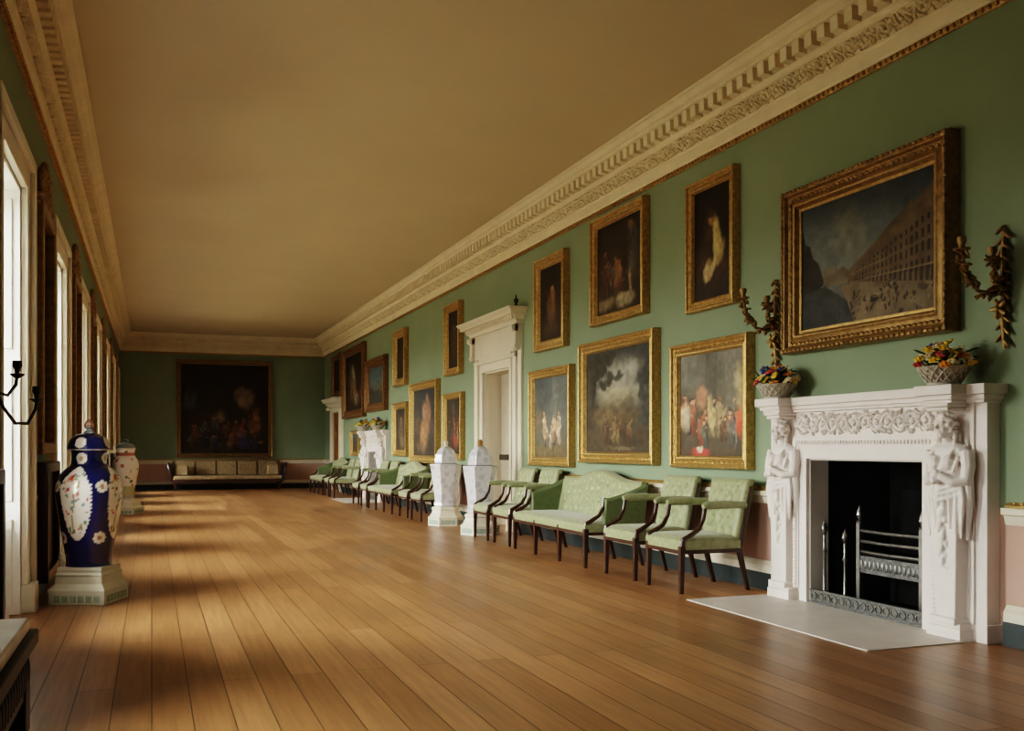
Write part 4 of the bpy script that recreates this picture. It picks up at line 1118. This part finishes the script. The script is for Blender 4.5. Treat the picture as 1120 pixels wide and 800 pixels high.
vase_mesh(smoothprof([(0.045,0),(0.034,0.015),(0.02,0.03),(0.034,0.05),(0.036,0.07),(0.02,0.095),(0.006,0.11)]), 32,
          lambda a,z,r: (0.30,0.36,0.42) if z < 0.05 else ((0.5,0.25,0.2) if int(a*3) % 2 else (0.6,0.5,0.4))).build('knob', 'glaze', e, smooth=True, loc=(0,0,0.985))

# white jar farther down the window wall
square_plinth('vase_plinth', (-0.42, 18.35, 0), rot, 'small white plinth under the white jar by the far windows', 'vase plinths', 0.22, 0.27, 'white')
rgw = random.Random(5); SP = [(rgw.uniform(0,6.28), rgw.uniform(.1,.85), rgw.uniform(.012,.032), rgw.choice([(0.45,0.08,0.06),(0.5,0.2,0.12),(0.15,0.25,0.15),(0.5,0.35,0.15)])) for _ in range(46)]
def white_col(a, z, r):
    if 0.74 < z < 0.80: return (0.45,0.16,0.12)
    if z < 0.22: return (0.45,0.42,0.24) if z > .03 else (0.5,0.45,0.4)
    for sa, sz, sr, c_ in SP:
        d = (a-sa+math.pi) % (2*math.pi) - math.pi
        if math.hypot(d*max(r,.05), z-sz) < sr: return c_
    return (0.78,0.70,0.64)
e = empty('white_jar', (-0.42, 18.35, 0.271), label='white lidded porcelain jar with red flowers, behind the blue jar', cat='jar')
vase_mesh(smoothprof([(0.15,0.0),(0.135,0.05),(0.15,0.2),(0.19,0.4),(0.215,0.56),(0.20,0.66),(0.155,0.72),(0.145,0.80),(0.155,0.86)]), 72, white_col).build('body', 'glaze', e, smooth=True)
vase_mesh(smoothprof([(0.165,0.0),(0.16,0.03),(0.12,0.08),(0.06,0.10),(0.03,0.12),(0.045,0.15),(0.015,0.18)]), 48, lambda a,z,r: (0.16,0.19,0.2) if z > 0.015 else (0.5,0.45,0.42)).build('lid', 'glaze', e, smooth=True, loc=(0,0,0.862))

# pale six-sided jars on plinths by the doorcase
rgh = random.Random(9); HP = [(rgh.uniform(0,6.28), rgh.uniform(.05,.62), rgh.uniform(.015,.045)) for _ in range(70)]
def hex_col(a, z, r):
    if z > 0.60 or z < 0.03 or abs(z-.52) < .012: return (0.60,0.59,0.62)
    for sa, sz, sr in HP:
        d = (a-sa+math.pi) % (2*math.pi) - math.pi
        if math.hypot(d*max(r,.05), z-sz) < sr: return (0.50,0.50,0.56)
    return (0.66,0.64,0.66)
HR = R(-8)
for x, y, lab, dark in ((4.10,14.05,'pale six-sided jar nearer the far chairs, left of the jar pair',0),(4.10,12.42,'pale six-sided jar directly in front of the doorcase, brown knob',1)):
    lz = 0.28
    e = empty('jar_plinth', (x, y, 0), label='white six-sided plinth under the %s' % ('left pale jar' if not dark else 'pale jar by the doorcase'), cat='plinth', group='six-sided plinths')
    m = MB(); m.lathe([(0.265,0),(0.265,0.11),(0.27,0.115),(0.27,0.125),(0.245,0.14),(0.21,0.19),(0.20,0.23),(0.215,0.24),(0.215,0.26),(0.19,0.28)], 6, (0,0,0), HR)
    m.build('body', 'white', e)
    m = MB(); 
    for k in range(6):
        a0 = HR+k*math.pi/3; a1 = a0+math.pi/3
        p0 = Vector((math.cos(a0),math.sin(a0),0))*0.267; p1 = Vector((math.cos(a1),math.sin(a1),0))*0.267
        u0 = p0.lerp(p1,.1); u1 = p0.lerp(p1,.9)
        m.add([(u0.x,u0.y,.025),(u1.x,u1.y,.025),(u1.x,u1.y,.09),(u0.x,u0.y,.09)],[(0,1,2,3)])
    m.build('side_panel', 'plinth_panel', e)
    j = empty('faceted_jar', (x, y, lz+0.001), label=lab, cat='jar', group='pale six-sided jars')
    vase_mesh([(0.165,0.0),(0.175,0.02),(0.165,0.06),(0.175,0.2),(0.20,0.38),(0.228,0.54),(0.235,0.60),(0.235,0.625),(0.15,0.64)], 96, hex_col, HR, 6).build('body', 'glaze', j, smooth=0.35)
    vase_mesh([(0.165,0.0),(0.17,0.02),(0.165,0.06),(0.15,0.13),(0.12,0.19),(0.075,0.23),(0.04,0.245)], 96, hex_col, HR, 6).build('lid', 'glaze', j, smooth=0.35, loc=(0,0,0.642))
    k = MB(); k.lathe([(0.045,0),(0.03,0.02),(0.035,0.05),(0.04,0.06),(0.015,0.09),(0,0.095)], 12)
    k.build('knob', 'door_brown' if dark else 'white', j, smooth=0.6, loc=(0,0,0.885))

# ------------------------------------------------------------------ pier glasses on the window wall
def make_pier(yc):
    e = empty('pier_glass', (XL, yc, 0))
    hw = 0.52
    def frame(z0, z1, p, w):
        m = MB()
        for sg in (-1,1):
            lo, hi = sorted((sg*hw, sg*(hw-w))); m.box(0, p, lo, hi, z0, z1)
        m.box(0, p, -hw+w, hw-w, z0, z0+w); m.box(0, p, -hw+w, hw-w, z1-w, z1)
        return m
    f = frame(1.1, 3.0, 0.10, 0.09)
    f.build('frame', 'gold_dark', e, bevel=0.015)
    MB().box(0, 0.05, -hw+0.09, hw-0.09, 1.19, 2.91).build('mirror_plate', 'mirror', e)
    m = MB(); rg = random.Random(2)
    for k in range(46):
        a_ = rg.uniform(0, math.pi); rr_ = rg.uniform(.15,1); rot_ = Matrix.Rotation(rg.uniform(0,6.28),3,'X')
        m.ell((0.06, math.cos(a_)*hw*rr_*0.95, 2.98+math.sin(a_)*0.40*rr_), (0.035,0.075,0.03), 7, 5, rot_)
    m.ell((0.07,0,3.12),(0.05,0.12,0.15),10,7)
    m.build('crest', 'gold_dark', e, smooth=True)
    f = frame(0.14, 1.04, 0.13, 0.08); f.build('lower_frame', 'mahog', e, bevel=0.01)
    MB().box(0, 0.08, -hw+0.08, hw-0.08, 0.22, 0.96).build('lower_panel', 'mahog', e)
    return e
PL = {5.25:'tall dark gilt pier glass at the extreme left edge before the nearest window',8.55:'tall pier glass between first and second windows, behind the blue jar',
      11.85:'pier glass between second and third windows',15.15:'pier glass between third and fourth windows',18.45:'pier glass behind the white jar',21.75:'pier glass between the fifth and sixth windows',25.0:'pier glass between the last two windows'}
p0 = make_pier(5.25)
for i, (y, lab) in enumerate(PL.items()):
    o = p0 if i == 0 else copy_tree(p0)
    o.location = (XL, y, 0); tag(o, lab, 'mirror', 'pier glasses between the windows')

# dark candle branch beside the nearest pier glass
e = empty('candle_branch', (XL+0.10, 5.55, 1.38), label='dark two-armed candle branch silhouetted against the nearest window', cat='sconce')
for pts in (([(0,0,0.10),(0.03,0.12,-0.02),(0.07,0.25,-0.10),(0.12,0.33,-0.10),(0.155,0.38,-0.02),(0.16,0.385,0.03)]),
            ([(0,0,0.12),(0.02,0.06,0.05),(0.05,0.12,0.04),(0.085,0.16,0.10),(0.09,0.165,0.15)])):
    m = MB(); m.tube(pts, 0.009, 8); b = m.build('arm', 'bronze', e, smooth=0.8)
    x,y,z = pts[-1]; m = MB(); m.lathe([(0.006,-0.02),(0.035,0.0),(0.036,0.006),(0.012,0.01),(0.014,0.03),(0.024,0.045),(0.022,0.075),(0.0,0.075)], 12, (x,y,z)); m.build('candle_cup', 'bronze', b, smooth=0.6)
m = MB(); m.ell((0.012,0,0.10),(0.02,0.04,0.10),8,6); m.build('back_plate', 'bronze', e, smooth=True)

# pier table with marble top in the near left corner
e = empty('pier_table', (XL+0.05, 1.98, 0), label='dark carved pier table with pale marble top in the near left corner', cat='table')
m = MB(); m.box(0.0, 0.545, -0.52, 0.46, 0.742, 0.77); m.build('marble_top', 'table_marble', e, bevel=0.006)
m = MB(); m.box(0.0, 0.56, -0.535, 0.475, 0.712, 0.742); m.box(0.02, 0.54, -0.51, 0.45, 0.60, 0.712)
for i in range(24): m.ell((0.541, -0.48+i*0.04, 0.655), (0.006,0.014,0.034), 8, 5)
for i in range(12): m.ell((0.06+i*0.04, 0.451, 0.655), (0.014,0.006,0.034), 8, 5)
m.build('frieze_rail', 'ebony', e, bevel=0.006)
for sx in (0.05, 0.505):
    for sy in (-0.475, 0.415):
        m = MB(); m.box(sx-0.04, sx+0.04, sy-0.04, sy+0.04, 0.52, 0.64); m.taper((sx,sy,0.0),(0.016,0.016),(sx,sy,0.52),(0.032,0.032)); m.box(sx-.024,sx+.024,sy-.024,sy+.024,0.05,0.09)
        m.build('leg', 'ebony', e, bevel=0.004)
e = empty('table_cabinet', (XL+0.05, 1.72, 0.771), label='small dark-edged brown cabinet standing on the near pier table', cat='cabinet')
m = MB(); m.box(0.06,0.52,-0.24,0.24,0.03,0.30); m.build('case', 'mahog_red', e)
m = MB()
for y in (-0.25,0.225): m.box(0.50,0.53,y,y+0.025,0.0,0.33); m.box(0.05,0.08,y,y+0.025,0.0,0.33)
m.box(0.05,0.53,-0.25,0.25,0.30,0.335); m.box(0.05,0.53,-0.25,0.25,0.0,0.035)
m.build('dark_edging', 'mahog', e, bevel=0.004)
MB().box(0.53,0.536,-0.03,0.03,0.15,0.2).build('escutcheon', 'gold', e, bevel=0.002)

# ------------------------------------------------------------------ daylight and camera
w = bpy.data.worlds.new('overcast_sky'); sc.world = w; w.use_nodes = True
n = w.node_tree.nodes; l = w.node_tree.links; bg = n['Background']
tc = n.new('ShaderNodeTexCoord'); sp = n.new('ShaderNodeSeparateXYZ'); l.new(tc.outputs['Generated'], sp.inputs['Vector'])
mr = n.new('ShaderNodeMapRange'); mr.inputs['From Min'].default_value = -1; mr.inputs['From Max'].default_value = 1
l.new(sp.outputs['Z'], mr.inputs['Value'])
cr = n.new('ShaderNodeValToRGB'); el = cr.color_ramp.elements
el[0].position = 0.0; el[0].color = (0.12,0.105,0.07,1)
el[1].position = 1.0; el[1].color = (1.3,1.32,1.35,1)
for p_, c_ in ((0.47,(0.125,0.115,0.08)),(0.51,(0.55,0.54,0.51)),(0.60,(0.93,0.93,0.90)),(0.75,(1.32,1.32,1.30))):
    x = el.new(p_); x.color = (*c_, 1)
l.new(mr.outputs['Result'], cr.inputs['Fac']); l.new(cr.outputs['Color'], bg.inputs['Color'])
bg.inputs['Strength'].default_value = 14.0

cam = bpy.data.cameras.new('camera'); co = bpy.data.objects.new('camera', cam); COL.objects.link(co)
F = 1076.0
cam.sensor_fit = 'HORIZONTAL'; cam.sensor_width = 36; cam.lens = F*36/1120
cam.shift_y = 90/1120
co.location = (0, 0, 1.15); co.rotation_euler = (R(90), 0, -math.atan(394/F))
cam.clip_start = 0.05; cam.clip_end = 200
sc.camera = co
sc.view_settings.view_transform = 'Filmic'; sc.view_settings.look = 'High Contrast'
sc.view_settings.exposure = 1.68
sc.cycles.max_bounces = 10; sc.cycles.diffuse_bounces = 8; sc.cycles.glossy_bounces = 4; sc.cycles.transparent_max_bounces = 8
sc.cycles.sample_clamp_indirect = 8
